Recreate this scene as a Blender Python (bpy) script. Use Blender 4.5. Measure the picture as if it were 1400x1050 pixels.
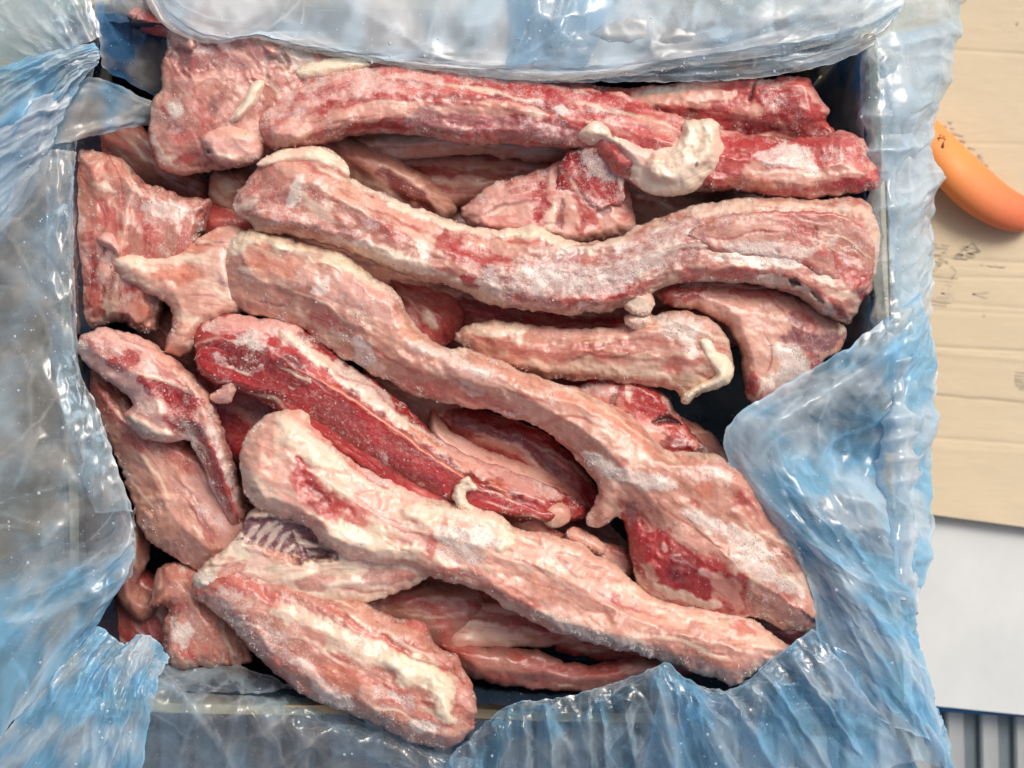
import bpy, math, random
import numpy as np

# ------------------------------------------------------------------ camera, sky, sun
for o in list(bpy.data.objects): bpy.data.objects.remove(o, do_unlink=True)
scene = bpy.context.scene
COL = scene.collection
RIM = 0.20                 # height of the carton rim above the ground (m)
CAMH = RIM + 0.75          # camera straight above the carton
MM = 0.4e-3                # one photo pixel (1400 wide) at rim height, in metres

cam_d = bpy.data.cameras.new('camera'); cam = bpy.data.objects.new('camera', cam_d); COL.objects.link(cam)
cam.location = (0, 0, CAMH)
cam_d.sensor_width = 36; cam_d.lens = 36*0.75/(1400*MM)
cam_d.clip_start = 0.02; cam_d.clip_end = 60
cam_d.dof.use_dof = True; cam_d.dof.focus_distance = 0.755; cam_d.dof.aperture_fstop = 6.3
scene.camera = cam
scene.render.resolution_x = 1024; scene.render.resolution_y = 768

SUN_EL, SUN_AZ = math.radians(52), math.radians(38)     # azimuth: clockwise from +Y (up in the picture)
world = bpy.data.worlds.new('World'); scene.world = world; world.use_nodes = True
wn = world.node_tree.nodes; wl = world.node_tree.links
bg = wn['Background']; sky = wn.new('ShaderNodeTexSky'); sky.sky_type = 'NISHITA'; sky.sun_disc = False
sky.sun_elevation = SUN_EL; sky.sun_rotation = SUN_AZ
sky.air_density = 0.6; sky.dust_density = 6.0; sky.ozone_density = 0.0
wl.new(sky.outputs[0], bg.inputs[0]); bg.inputs[1].default_value = 0.085
sd_ = bpy.data.lights.new('sun', 'SUN'); sd_.energy = 1.2; sd_.angle = math.radians(22); sd_.color = (1.0, 0.945, 0.875)
sun = bpy.data.objects.new('sun', sd_); COL.objects.link(sun)
sun.rotation_euler = (math.pi/2-SUN_EL, 0, -SUN_AZ+math.pi)   # light travels away from the sun's azimuth
sun.rotation_euler = (-(math.pi/2-SUN_EL), 0, -SUN_AZ)
sun.location = (0.5, 0.7, 1.5)
scene.view_settings.view_transform = 'Standard'; scene.view_settings.look = 'None'
scene.view_settings.gamma = 1; scene.view_settings.use_curve_mapping = False
scene.view_settings.exposure = 0.54
scene.cycles.max_bounces = 10; scene.cycles.transparent_max_bounces = 24
scene.cycles.diffuse_bounces = 4; scene.cycles.glossy_bounces = 3; scene.cycles.transmission_bounces = 4
scene.cycles.caustics_reflective = False; scene.cycles.caustics_refractive = False

# ------------------------------------------------------------------ helpers
def lin(c):
    c = np.asarray(c, float)/255.0
    return np.where(c <= 0.04045, c/12.92, ((c+0.055)/1.055)**2.4)
def lc(c): return tuple(float(v) for v in lin(c)) + (1.0,)

def W(px, py, mm):
    """photo pixel measured at a height (mm from the rim) -> place in the world"""
    z = RIM + np.asarray(mm, float)/1000.0
    s = MM*(CAMH-z)/0.75
    return np.stack([(np.asarray(px, float)-700)*s, -(np.asarray(py, float)-525)*s, z+0*s], -1)

_P = {}
def _perm(seed):
    if seed not in _P:
        r = np.random.RandomState(seed & 0xffff); p = r.permutation(256)
        a = r.rand(256)*2*np.pi
        _P[seed] = (np.concatenate([p, p]), np.cos(a), np.sin(a), r.rand(256))
    return _P[seed]
def gn(x, y, seed=0):
    """2-D gradient noise, about -1..1"""
    p, ca, sa, _ = _perm(seed)
    xi = np.floor(x).astype(np.int64); yi = np.floor(y).astype(np.int64)
    xf = x-xi; yf = y-yi; xi &= 255; yi &= 255; x1 = (xi+1) & 255; y1 = (yi+1) & 255
    def g(a, b, fx, fy):
        h = p[p[a]+b]; return ca[h]*fx+sa[h]*fy
    u = xf*xf*xf*(xf*(xf*6-15)+10); v = yf*yf*yf*(yf*(yf*6-15)+10)
    n00 = g(xi, yi, xf, yf); n10 = g(x1, yi, xf-1, yf); n01 = g(xi, y1, xf, yf-1); n11 = g(x1, y1, xf-1, yf-1)
    a = n00+u*(n10-n00); b = n01+u*(n11-n01)
    return (a+v*(b-a))*1.5
def fbm(x, y, seed=0, o=3, g=0.5):
    s = 0; a = 1
    for i in range(o):
        s = s+a*gn(x*2**i+17.3*i, y*2**i-9.1*i, seed+i); a *= g
    return s
def cell(x, y, seed=0, metric=None):
    """distance to the nearest scattered point, flat-sided cells (crumple)"""
    r = np.random.RandomState(seed); tab = r.rand(64, 64, 4)
    xi = np.floor(x).astype(int); yi = np.floor(y).astype(int); best = np.full(x.shape, 9.0)
    for dx in (-1, 0, 1):
        for dy in (-1, 0, 1):
            t = tab[(xi+dx) % 64, (yi+dy) % 64]
            ex = x-(xi+dx+t[..., 0]); ey = y-(yi+dy+t[..., 1])
            an = t[..., 2]*3.14; c, s = np.cos(an), np.sin(an)
            d = np.abs(ex*c+ey*s)*(0.6+0.8*t[..., 3])+np.abs(ey*c-ex*s)*(1.4-0.8*t[..., 3])
            best = np.minimum(best, d)
    return best
def catmull(P, n, closed=False):
    P = np.asarray(P, float); m = len(P)
    if closed: Q = np.concatenate([P[-1:], P, P[:2]])
    else: Q = np.concatenate([2*P[:1]-P[1:2], P, 2*P[-1:]-P[-2:-1]])
    segs = m if closed else m-1
    seg_l = np.array([np.linalg.norm(Q[i+2][:2]-Q[i+1][:2]) for i in range(segs)])
    cum = np.concatenate([[0], np.cumsum(seg_l)]); t = np.linspace(0, cum[-1], n, endpoint=not closed)
    k = np.clip(np.searchsorted(cum, t, 'right')-1, 0, segs-1); f = ((t-cum[k])/np.maximum(seg_l[k], 1e-6))[:, None]
    p0, p1, p2, p3 = Q[k], Q[k+1], Q[k+2], Q[k+3]
    # softened tangents
    return p1+0.5*f*((p2-p0)+f*((2*p0-5*p1+4*p2-p3)+f*(3*p1-p0-3*p2+p3)))
def poly_len(P):
    P = np.asarray(P, float)[:, :2]; return float(np.sum(np.linalg.norm(np.diff(P, axis=0), axis=1)))

def tag(o, label=None, cat=None, group=None, kind=None):
    if label: o['label'] = label
    if cat: o['category'] = cat
    if group: o['group'] = group
    if kind: o['kind'] = kind
    return o
def empty(name, loc, label, cat, group=None):
    o = bpy.data.objects.new(name, None); COL.objects.link(o); o.location = loc; o.empty_display_size = 0.02
    return tag(o, label, cat, group)
def mesh_obj(name, V, F, mat, parent=None, smooth=True, cols=None, scal=None, uv=None):
    me = bpy.data.meshes.new(name); V = np.asarray(V, np.float32); F = np.asarray(F, np.int32)
    if parent is not None: V = V-np.array(parent.location, np.float32)
    k = F.shape[1]
    me.vertices.add(len(V)); me.vertices.foreach_set('co', V.ravel())
    me.loops.add(F.size); me.loops.foreach_set('vertex_index', F.ravel())
    me.polygons.add(len(F)); me.polygons.foreach_set('loop_start', np.arange(0, F.size, k, dtype=np.int32))
    me.polygons.foreach_set('use_smooth', np.full(len(F), smooth))
    me.update(calc_edges=True)
    if cols is not None:
        a = me.color_attributes.new('Col', 'FLOAT_COLOR', 'POINT')
        a.data.foreach_set('color', np.concatenate([cols, np.ones((len(cols), 1))], 1).astype(np.float32).ravel())
    for nm, arr in (scal or {}).items():
        a = me.attributes.new(nm, 'FLOAT', 'POINT'); a.data.foreach_set('value', np.asarray(arr, np.float32))
    if uv is not None:
        a = me.attributes.new('fib', 'FLOAT_VECTOR', 'POINT')
        a.data.foreach_set('vector', np.concatenate([uv, np.zeros((len(uv), 1))], 1).astype(np.float32).ravel())
    me.materials.append(mat)
    o = bpy.data.objects.new(name, me); COL.objects.link(o)
    if parent is not None: o.parent = parent
    return o
def box_mesh(cs):
    """hexahedron from 4 top corners and 4 bottom corners"""
    V = np.array(cs, float)
    F = [(0, 1, 2, 3), (7, 6, 5, 4), (0, 4, 5, 1), (1, 5, 6, 2), (2, 6, 7, 3), (3, 7, 4, 0)]
    return V, np.array(F)

class NT:
    def __init__(s, name):
        s.m = bpy.data.materials.new(name); s.m.use_nodes = True; s.t = s.m.node_tree; s.t.nodes.clear()
        s.out = s.t.nodes.new('ShaderNodeOutputMaterial')
    def n(s, typ, **k):
        nd = s.t.nodes.new('ShaderNode'+typ)
        for a, b in k.items():
            if a[0] == 'i' and a[1:].isdigit(): s.put(nd.inputs[int(a[1:])], b)
            elif a.startswith('I_'): s.put(nd.inputs[a[2:].replace('_', ' ')], b)
            else: setattr(nd, a, b)
        return nd
    def put(s, inp, v):
        if isinstance(v, bpy.types.NodeSocket): s.t.links.new(v, inp)
        elif hasattr(v, 'outputs'): s.t.links.new(v.outputs[0], inp)
        else: inp.default_value = v
    def math(s, op, a, b=0.5, c=False, clamp=False):
        nd = s.n('Math', operation=op, i0=a, i1=b); nd.use_clamp = clamp; return nd.outputs[0]
    def ramp(s, v, a, b, lo=0., hi=1.):
        nd = s.n('MapRange', i0=v, i1=a, i2=b, i3=lo, i4=hi); nd.clamp = True; return nd.outputs[0]
    def mix(s, f, a, b, mode='MIX'):
        nd = s.n('Mix', data_type='RGBA', blend_type=mode); s.put(nd.inputs[0], f); s.put(nd.inputs[6], a); s.put(nd.inputs[7], b); return nd.outputs[2]
    def noise(s, vec, scale, detail=3, rough=0.55, dist=0.):
        nd = s.n('TexNoise'); s.put(nd.inputs['Vector'], vec); nd.inputs['Scale'].default_value = scale
        nd.inputs['Detail'].default_value = detail; nd.inputs['Roughness'].default_value = rough; nd.inputs['Distortion'].default_value = dist
        return nd.outputs[0]
    def attr(s, name, out='Fac'):
        nd = s.n('Attribute', attribute_name=name); return nd.outputs[out]
    def vmul(s, v, xyz):
        return s.n('VectorMath', operation='MULTIPLY', i0=v, i1=xyz).outputs[0]
    def pos(s): return s.n('TexCoord').outputs['Object']

# ------------------------------------------------------------------ materials
def flesh_material():
    t = NT('raw_frozen_meat'); P = t.pos(); fib = t.attr('fib', 'Vector')
    col = t.attr('Col', 'Color'); fr = t.attr('frost')
    n1 = t.noise(t.vmul(fib, (7, 48, 1)), 1, 4, .6, .6)          # long fibres
    n2 = t.noise(t.vmul(fib, (22, 150, 1)), 1, 3, .6)
    n3 = t.noise(P, 260, 4, .65)                                 # mottling
    n4 = t.noise(P, 1500, 2, .6)
    n5 = t.noise(t.vmul(fib, (1.5, 6.5, 1)), 1, 7, .66, 1.0)        # membrane against bare muscle
    n6 = t.noise(t.vmul(fib, (3.2, 11, 3)), 1, 6, .7, 1.6)
    area = t.noise(P, 38, 2, .5)
    bare = t.math('MULTIPLY', t.ramp(n5, .52, .60, 0, .62), t.ramp(area, .40, .56)); veil = t.math('MULTIPLY', t.ramp(n6, .56, .66, 0, .35), t.ramp(area, .60, .44))
    hs = t.n('HueSaturation', I_Hue=.492, I_Saturation=1.3, I_Value=.62, I_Color=col)
    col0 = col; col = t.mix(bare, col, hs.outputs[0])
    col = t.mix(veil, col, t.mix(.62, col0, lc((236, 214, 190))))
    c = t.mix(t.ramp(n1, .35, .7, 0, .10), col, t.mix(.5, col, lc((150, 40, 44)), 'MIX'))
    c = t.mix(t.ramp(n2, .5, .75, 0, .24), c, lc((236, 205, 182)))
    c = t.mix(t.ramp(n3, .52, .72, 0, .2), c, t.mix(.55, c, lc((128, 34, 40))))
    c = t.mix(t.ramp(n3, .48, .28, 0, .16), c, lc((236, 208, 190)))
    # frost: grains that gather where the piece is iced
    g = t.n('TexVoronoi', feature='F1'); t.put(g.inputs['Vector'], P); g.inputs['Scale'].default_value = 1100
    g2 = t.n('TexVoronoi', feature='F1'); t.put(g2.inputs['Vector'], P); g2.inputs['Scale'].default_value = 520
    big = t.noise(P, 170, 4, .7)
    thr = t.math('ADD', t.math('MULTIPLY', fr, .75), t.math('MULTIPLY', t.math('SUBTRACT', big, .5), 1.9))
    grain = t.ramp(t.math('SUBTRACT', thr, t.math('MULTIPLY', g.outputs['Distance'], .4)), .14, .85)
    speck = t.ramp(g2.outputs['Distance'], .22, .12)
    rs = t.n('SeparateColor', i0=g2.outputs['Color']).outputs[0]
    speck = t.math('MULTIPLY', speck, t.ramp(rs, .80, .83))
    frost = t.math('MAXIMUM', t.math('MULTIPLY', grain, .8), t.math('MULTIPLY', speck, .6), clamp=True)
    frost = t.math('MULTIPLY', frost, .85)
    c = t.mix(frost, c, lc((244, 234, 224)))
    h = t.math('ADD', t.math('MULTIPLY', n1, .18), t.math('MULTIPLY', n2, .25))
    h = t.math('ADD', h, t.math('SUBTRACT', t.math('MULTIPLY', veil, .2), t.math('MULTIPLY', bare, .2)))
    h = t.math('ADD', h, t.math('MULTIPLY', n3, .12)); h = t.math('ADD', h, t.math('MULTIPLY', n4, .34))
    h = t.math('ADD', h, t.math('MULTIPLY', frost, t.math('ADD', .25, t.math('MULTIPLY', g.outputs['Distance'], -.9))))
    b = t.n('Bump', I_Strength=.65, I_Distance=.00045, I_Height=h)
    bs = t.n('BsdfPrincipled', I_Base_Color=c, I_Roughness=t.ramp(n3, .3, .7, .2, .42), I_Normal=b)
    bs.inputs['Specular IOR Level'].default_value = .5
    t.put(bs.inputs['Subsurface Weight'], .22); bs.inputs['Subsurface Radius'].default_value = (1, .35, .22)
    bs.inputs['Subsurface Scale'].default_value = .0035
    bs.inputs['Coat Weight'].default_value = .45; bs.inputs['Coat Roughness'].default_value = .16
    t.put(bs.inputs['Coat Normal'], b)
    t.put(t.out.inputs[0], bs.outputs[0]); return t.m

def ice_material():
    t = NT('frost_ice'); P = t.pos()
    bs = t.n('BsdfPrincipled', I_Base_Color=lc((240, 230, 222)), I_Roughness=.45)
    bs.inputs['Subsurface Weight'].default_value = 0; bs.inputs['Transmission Weight'].default_value = 0
    tr = t.n('BsdfTransparent', i0=(1, 1, 1, 1))
    mx = t.n('MixShader', i0=.45); t.t.links.new(tr.outputs[0], mx.inputs[1]); t.t.links.new(bs.outputs[0], mx.inputs[2])
    t.put(t.out.inputs[0], mx.outputs[0]); return t.m

def film_material():
    """thin blue polythene: see-through, milkier where seen edge on and where it is creased"""
    t = NT('blue_polythene_film'); P = t.pos(); op = t.attr('milk'); col = t.attr('Col', 'Color'); uv = t.attr('fib', 'Vector')
    w1 = t.noise(t.vmul(uv, (.9, 3.2, 1)), 1, 2, .45, .5)
    w2 = t.noise(t.vmul(uv, (5, 5, 1)), 1, 2, .5, .6)
    vo = t.n('TexVoronoi', feature='DISTANCE_TO_EDGE'); t.put(vo.inputs['Vector'], t.vmul(t.n('VectorMath', operation='ADD', i0=uv, i1=t.n('TexNoise', i0=uv, I_Scale=2.).outputs[1]).outputs[0], (2.6, 4.4, 1))); vo.inputs['Scale'].default_value = 1
    cr = t.ramp(vo.outputs['Distance'], 0, .045, 1, 0)
    h = t.math('ADD', t.math('MULTIPLY', w1, 1.1), t.math('MULTIPLY', w2, .45))
    b = t.n('Bump', I_Strength=.6, I_Distance=.0005, I_Height=h)
    lw = t.n('LayerWeight', I_Blend=.35, I_Normal=b).outputs['Facing']
    pat = t.noise(P, 60, 4, .6, .6)
    a = t.math('ADD', op, t.math('MULTIPLY', lw, .62))
    a = t.math('ADD', a, t.math('MULTIPLY', t.math('SUBTRACT', pat, .5), t.ramp(op, .3, .55, .5, .12)))
    fsp = t.n('TexVoronoi', feature='F1'); t.put(fsp.inputs['Vector'], P); fsp.inputs['Scale'].default_value = 420
    rs = t.n('SeparateColor', i0=fsp.outputs['Color']).outputs[0]
    sp = t.math('MULTIPLY', t.ramp(fsp.outputs['Distance'], .2, .1), t.ramp(rs, .86, .88))
    a = t.math('ADD', a, t.math('MULTIPLY', sp, .35), clamp=True)
    a = t.math('MINIMUM', a, .93)
    c2 = t.mix(t.math('MULTIPLY', lw, .8, clamp=True), col, t.mix(.22, col, lc((96, 158, 205))))
    c2 = t.mix(t.math('MULTIPLY', sp, .8), c2, lc((235, 240, 245)))
    df = t.n('BsdfDiffuse', i0=c2, I_Normal=b); tl = t.n('BsdfTranslucent', i0=c2, I_Normal=b)
    body = t.n('MixShader', i0=.25); t.t.links.new(df.outputs[0], body.inputs[1]); t.t.links.new(tl.outputs[0], body.inputs[2])
    tr = t.n('BsdfTransparent', i0=lc((216, 235, 247)))
    m1 = t.n('MixShader', i0=a); t.t.links.new(tr.outputs[0], m1.inputs[1]); t.t.links.new(body.outputs[0], m1.inputs[2])
    gl = t.n('BsdfGlossy', i0=(1, 1, 1, 1), I_Roughness=.22, I_Normal=b)
    fc = t.n('LayerWeight', I_Blend=.5, I_Normal=b).outputs['Facing']
    fr = t.math('ADD', .055, t.math('MULTIPLY', t.math('POWER', fc, 4), .35), clamp=True)
    fr = t.math('MULTIPLY', fr, t.ramp(op, .3, .8, 1, .45))
    m2 = t.n('MixShader', i0=fr); t.t.links.new(m1.outputs[0], m2.inputs[1]); t.t.links.new(gl.outputs[0], m2.inputs[2])
    t.put(t.out.inputs[0], m2.outputs[0]); return t.m

def card_material(name, base, dark, ribs=0.0):
    t = NT(name); P = t.pos()
    n1 = t.noise(t.vmul(P, (60, 400, 60)), 1, 4, .6); n2 = t.noise(P, 9, 5, .6); n3 = t.noise(P, 1800, 2, .7)
    c = t.mix(t.ramp(n1, .35, .65, 0, .16), lc(base), lc(dark))
    c = t.mix(t.ramp(n2, .4, .7, 0, .4), c, t.mix(.5, lc(base), lc(dark)))
    c = t.mix(t.ramp(n3, .55, .75, 0, .3), c, lc(dark))
    wv = t.n('TexWave', wave_type='BANDS', bands_direction='Y', I_Scale=48., I_Distortion=.6, I_Detail=1.); t.put(wv.inputs['Vector'], P)
    h = t.math('ADD', t.math('MULTIPLY', wv.outputs['Fac'], ribs), t.math('ADD', t.math('MULTIPLY', n1, .3), t.math('MULTIPLY', n3, .25)))
    b = t.n('Bump', I_Strength=.5, I_Distance=.0008, I_Height=h)
    bs = t.n('BsdfPrincipled', I_Base_Color=c, I_Roughness=.85, I_Normal=b); bs.inputs['Specular IOR Level'].default_value = .2
    t.put(t.out.inputs[0], bs.outputs[0]); return t.m
def orange_material():
    t = NT('orange_handle'); P = t.pos(); x = t.n('SeparateXYZ', i0=P)
    g = t.math('SUBTRACT', t.math('MULTIPLY', x.outputs[0], 9), t.math('MULTIPLY', x.outputs[1], 14)); n1 = t.noise(P, 45, 4, .6); n2 = t.noise(P, 420, 4, .7)
    c = t.mix(t.ramp(t.math('ADD', g, t.math('MULTIPLY', n1, .25)), -.25, .65), lc((238, 152, 84)), lc((222, 118, 82)))
    c = t.mix(t.ramp(n2, .60, .72, 0, .45), c, lc((120, 62, 46)))
    b = t.n('Bump', I_Strength=.4, I_Distance=.0003, I_Height=n2)
    bs = t.n('BsdfPrincipled', I_Base_Color=c, I_Roughness=t.ramp(n1, .3, .7, .45, .65), I_Normal=b); bs.inputs['Specular IOR Level'].default_value = .35
    t.put(t.out.inputs[0], bs.outputs[0]); return t.m
def plain_material(name, base, dark, rough=.5, scale=60, metal=0., stretch=(1, 1, 1), bump=.0004, spec=.4, sss=0):
    t = NT(name); P = t.vmul(t.pos(), stretch)
    n1 = t.noise(P, scale, 5, .6); n2 = t.noise(P, scale*9, 3, .6)
    c = t.mix(t.ramp(n1, .35, .7), lc(base), lc(dark)); c = t.mix(t.ramp(n2, .6, .8, 0, .35), c, lc(dark))
    b = t.n('Bump', I_Strength=.5, I_Distance=bump, I_Height=t.math('ADD', n1, t.math('MULTIPLY', n2, .4)))
    bs = t.n('BsdfPrincipled', I_Base_Color=c, I_Roughness=t.ramp(n1, .3, .7, rough*.8, min(1, rough*1.2)), I_Metallic=metal, I_Normal=b)
    bs.inputs['Specular IOR Level'].default_value = spec
    if sss: bs.inputs['Subsurface Weight'].default_value = sss; bs.inputs['Subsurface Scale'].default_value = .004
    t.put(t.out.inputs[0], bs.outputs[0]); return t.m

M_FLESH = flesh_material(); M_ICE = ice_material(); M_FILM = film_material()
M_CARD = card_material('brown_cardboard', (203, 178, 140), (168, 142, 106), .5)
M_CARD2 = card_material('pale_cardboard', (212, 198, 170), (190, 176, 148), .05)
M_CARDD = card_material('shaded_cardboard', (158, 136, 112), (122, 104, 84), .4)  # brown card darkened so its colour carries the shade over the left flap
M_EDGE = card_material('cardboard_cut_edge', (205, 195, 172), (150, 132, 100), 1.5)

M_FIB = plain_material('torn_fibre', (232, 204, 184), (206, 140, 124), .4, 900)
# ------------------------------------------------------------------ meat
C = dict(R1=(116, 4, 12), R2=(166, 26, 36), R3=(192, 82, 76), PK=(227, 174, 162), SL=(223, 171, 151), OR=(208, 124, 98),
         FT=(240, 220, 196), CR=(240, 226, 198), MV=(146, 92, 96), BP=(182, 122, 106), DK=(78, 26, 28), FR=(238, 224, 214),
         PU=(112, 66, 76), GY=(208, 190, 178), CM=(164, 4, 20), RD=(190, 56, 50), BN=(205, 149, 129))
for k in C: C[k] = np.array(lin(C[k]))

def seg_dist(x, y, P):
    """distance to a polyline, arc position, signed side"""
    P = np.asarray(P, float)[:, :2]
    if len(P) == 1:
        dx = x-P[0, 0]; dy = y-P[0, 1]; return np.hypot(dx, dy), dx, dy
    best = np.full(x.shape, 1e9); S = np.zeros_like(best); T = np.zeros_like(best); acc = 0.
    for i in range(len(P)-1):
        ax, ay = P[i]; bx, by = P[i+1]; vx, vy = bx-ax, by-ay; L = math.hypot(vx, vy)+1e-9
        raw = ((x-ax)*vx+(y-ay)*vy)/L; t = np.clip(raw, 0, L)
        d = np.hypot(x-ax-t*vx/L, y-ay-t*vy/L); m = d < best
        if i == 0: t2 = np.minimum(raw, L)
        elif i == len(P)-2: t2 = np.maximum(raw, 0)
        else: t2 = t
        best = np.where(m, d, best); S = np.where(m, acc+t2, S)
        T = np.where(m, np.where((x-ax)*vy-(y-ay)*vx > 0, -d, d), T); acc += L
    return best, S, T
def poly_sd(x, y, P):
    """signed distance, positive inside"""
    P = np.asarray(P, float); best = np.full(x.shape, 1e9); ins = np.zeros(x.shape, bool); n = len(P)
    for i in range(n):
        ax, ay = P[i]; bx, by = P[(i+1) % n]; vx, vy = bx-ax, by-ay; L2 = vx*vx+vy*vy+1e-9
        t = np.clip(((x-ax)*vx+(y-ay)*vy)/L2, 0, 1)
        best = np.minimum(best, (x-ax-t*vx)**2+(y-ay-t*vy)**2)
        c = ((ay > y) != (by > y)) & (x < (bx-ax)*(y-ay)/(by-ay+1e-12)+ax); ins ^= c
    return np.where(ins, 1, -1)*np.sqrt(best)
def bil(G, x0, y0, st, x, y):
    fx = (x-x0)/st; fy = (y-y0)/st; i = np.clip(np.floor(fx).astype(int), 0, G.shape[1]-2); j = np.clip(np.floor(fy).astype(int), 0, G.shape[0]-2)
    u = fx-i; v = fy-j
    return (G[j, i]*(1-u)+G[j, i+1]*u)*(1-v)+(G[j+1, i]*(1-u)+G[j+1, i+1]*u)*v
def sst(a, b, v):
    t = np.clip((v-a)/(b-a), 0, 1); return t*t*(3-2*t)

SEED = [100]; TRIS = [0]
DRES = 2.0
def flesh(parent, name, outline, spine, T=14, R=40, base='PK', alt=('R3', 'FT'), S=(), res=None, edge=3.0, lump=1.0,
          ridge=1.0, rim=None, frost=.25, ice=0, sag=.8, flat=1.0, closed_spline=True, label=None):
    """one solid lump of meat.  outline: photo pixels at the lump's own height; spine: (x, y, mm) along its length
    T: half thickness (mm), R: rounding width (px), S: coloured and raised marks"""
    SEED[0] += 7; sd = SEED[0]; res = res or DRES
    P = catmull(outline, max(24, int(poly_len(list(outline)+[outline[0]])/9)), closed=True)
    x0, y0 = P.min(0)-14; x1, y1 = P.max(0)+14
    cg = 4.0; gx = np.arange(x0-8, x1+16, cg); gy = np.arange(y0-8, y1+16, cg); GX, GY = np.meshgrid(gx, gy)
    SDG = poly_sd(GX, GY, P)
    def f(x, y):
        wx = fbm(x/26, y/26, sd, 3, .6)*edge*1.0; wy = fbm(x/26, y/26, sd+50, 3, .6)*edge
        return bil(SDG, gx[0], gy[0], cg, x+wx, y+wy)+edge*.2*gn(x/5, y/5, sd+9)
    X, Y = np.meshgrid(np.arange(x0, x1, res), np.arange(y0, y1, res)); ny, nx = X.shape
    D = f(X, Y); keep = D > -res*1.3
    c = keep[:-1, :-1] & keep[1:, :-1] & keep[:-1, 1:] & keep[1:, 1:]
    anyin = (D[:-1, :-1] > 0) | (D[1:, :-1] > 0) | (D[:-1, 1:] > 0) | (D[1:, 1:] > 0); c &= anyin
    use = np.zeros_like(keep); use[:-1, :-1] |= c; use[1:, :-1] |= c; use[:-1, 1:] |= c; use[1:, 1:] |= c
    # boundary vertices: those with a missing neighbour cell
    cp = np.pad(c, 1); nb = cp[:-1, :-1].astype(int)+cp[1:, :-1]+cp[:-1, 1:]+cp[1:, 1:]
    bnd = use & (nb < 4)
    idx = -np.ones(X.shape, int); idx[use] = np.arange(use.sum())
    x = X[use].copy(); y = Y[use].copy(); b = bnd[use]
    bx, by = x[b], y[b]
    for _ in range(2):
        e = 1.0; d0 = f(bx, by); dx = (f(bx+e, by)-d0)/e; dy = (f(bx, by+e)-d0)/e; g2 = np.maximum(dx*dx+dy*dy, .3)
        sx = -d0*dx/g2; sy = -d0*dy/g2; l = np.maximum(np.hypot(sx, sy)/(res*1.2), 1); bx = bx+sx/l; by = by+sy/l
    x[b] = bx; y[b] = by
    d = np.maximum(f(x, y), 0); d[b] = 0
    sp = catmull(spine, max(6, int(poly_len(spine)/30)+2)) if len(spine) > 2 else np.asarray(spine, float)
    dist, s, t = seg_dist(x, y, sp)
    cum = np.concatenate([[0], np.cumsum(np.linalg.norm(np.diff(sp[:, :2], axis=0), axis=1))])
    zm = np.interp(s, cum, sp[:, 2])
    w1 = fbm(x/30, y/30, sd+1, 3); w2 = fbm(x/30, y/30, sd+2, 3)
    an = fbm(s/46, t/9+w1*.5, sd+3, 3, .6)          # runs with the grain
    lo = fbm(x/75, y/75, sd+4, 2)
    flip = 1 if (sd//7) % 2 else -1
    Rs = R*(1+.5*np.tanh(flip*t/18+.9*gn(s/110, s*0+sd*.31, sd+12)))      # one crisp shoulder, one long slope
    q = np.clip(d/Rs, 0, 1); prof = .45*np.sqrt(np.maximum(1-(1-q)**2, 0))+.55*np.minimum(q**.8*1.02, 1)
    ef = sst(0, 9, d)
    h = T*prof*flat
    rel = lump*1.5*lo+ridge*1.1*gn(s/170, t/42+lo*.5, sd+5)+ridge*2.2*(cell(s/150+.2*w1, t/62+.2*w2, sd+5)-.45)+ridge*.08*an+lump*.14*fbm(x/19, y/19, sd+6, 2, .5)+.10*fbm(x/5, y/5, sd+8, 2)
    # colour
    col = np.tile(C[base], (len(x), 1))
    def blend(cc, m): col[:] = col*(1-m[:, None])+cc*m[:, None]
    blend(C[alt[0]], .6*sst(.05, .55, fbm(s/90, t/28, sd+11, 3)+.25*an))
    blend(C[alt[1]], .55*sst(.1, .5, fbm(s/80, t/22, sd+21, 3)+.3*an))
    fro = np.full(len(x), float(frost))+.35*gn(x/60, y/60, sd+31)
    if rim:
        cr, wr, ar = rim; blend(C[cr], ar*sst(1.0, .25, (d+w1*wr*.5)/wr))
    hs = np.zeros(len(x)); fro += .3*sst(16, 2, d)*sst(-.2, .5, gn(x/28, y/28, sd+33))
    for st in S:
        pts, wd, cc, a = st[0], st[1], st[2], st[3]; hh = st[4] if len(st) > 4 else 0; ff = st[5] if len(st) > 5 else 0
        so = st[6] if len(st) > 6 else .42
        pp = catmull(pts, max(5, int(poly_len(pts)/14)+2)) if len(pts) > 2 else np.asarray(pts, float)
        dd, sa, _ = seg_dist(x+w1*wd*.35+2.5*w2, y+w2*wd*.35-2.5*w1, pp)
        if cc == 'FR': a = a*.5
        if len(pts) > 1:
            Lp = poly_len(pp); f_ = np.clip(sa/Lp, 0, 1); e_ = min(.5, wd/Lp*.6)
            dd = dd/(np.clip(1-.45*sst(e_*2, 0, np.minimum(f_, 1-f_)), .3, 1)*(1+.38*fbm(sa/(wd*1.8+9), f_*0+sd*.37+wd, sd+71, 2)))
        v = dd/wd+.24*an+.14*gn(x/5, y/5, sd+41)
        m = sst(1.1, 1.1-max(so, .05)*1.1, v)
        if cc: blend(C[cc], a*m)
        hh = hh*(.6 if abs(hh) < 3 else .85)
        if hh: hs += hh*m if hh < -3 else hh*sst(1.5, .0, dd/wd)
        if ff: fro += ff*m
    # thin blood seams and pale tendons that follow the grain
    rs_ = np.random.RandomState(sd); area = float(d.size)*res*res; s0_, s1_ = s.min(), s.max(); t0_, t1_ = np.percentile(t, 8), np.percentile(t, 92)
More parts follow.
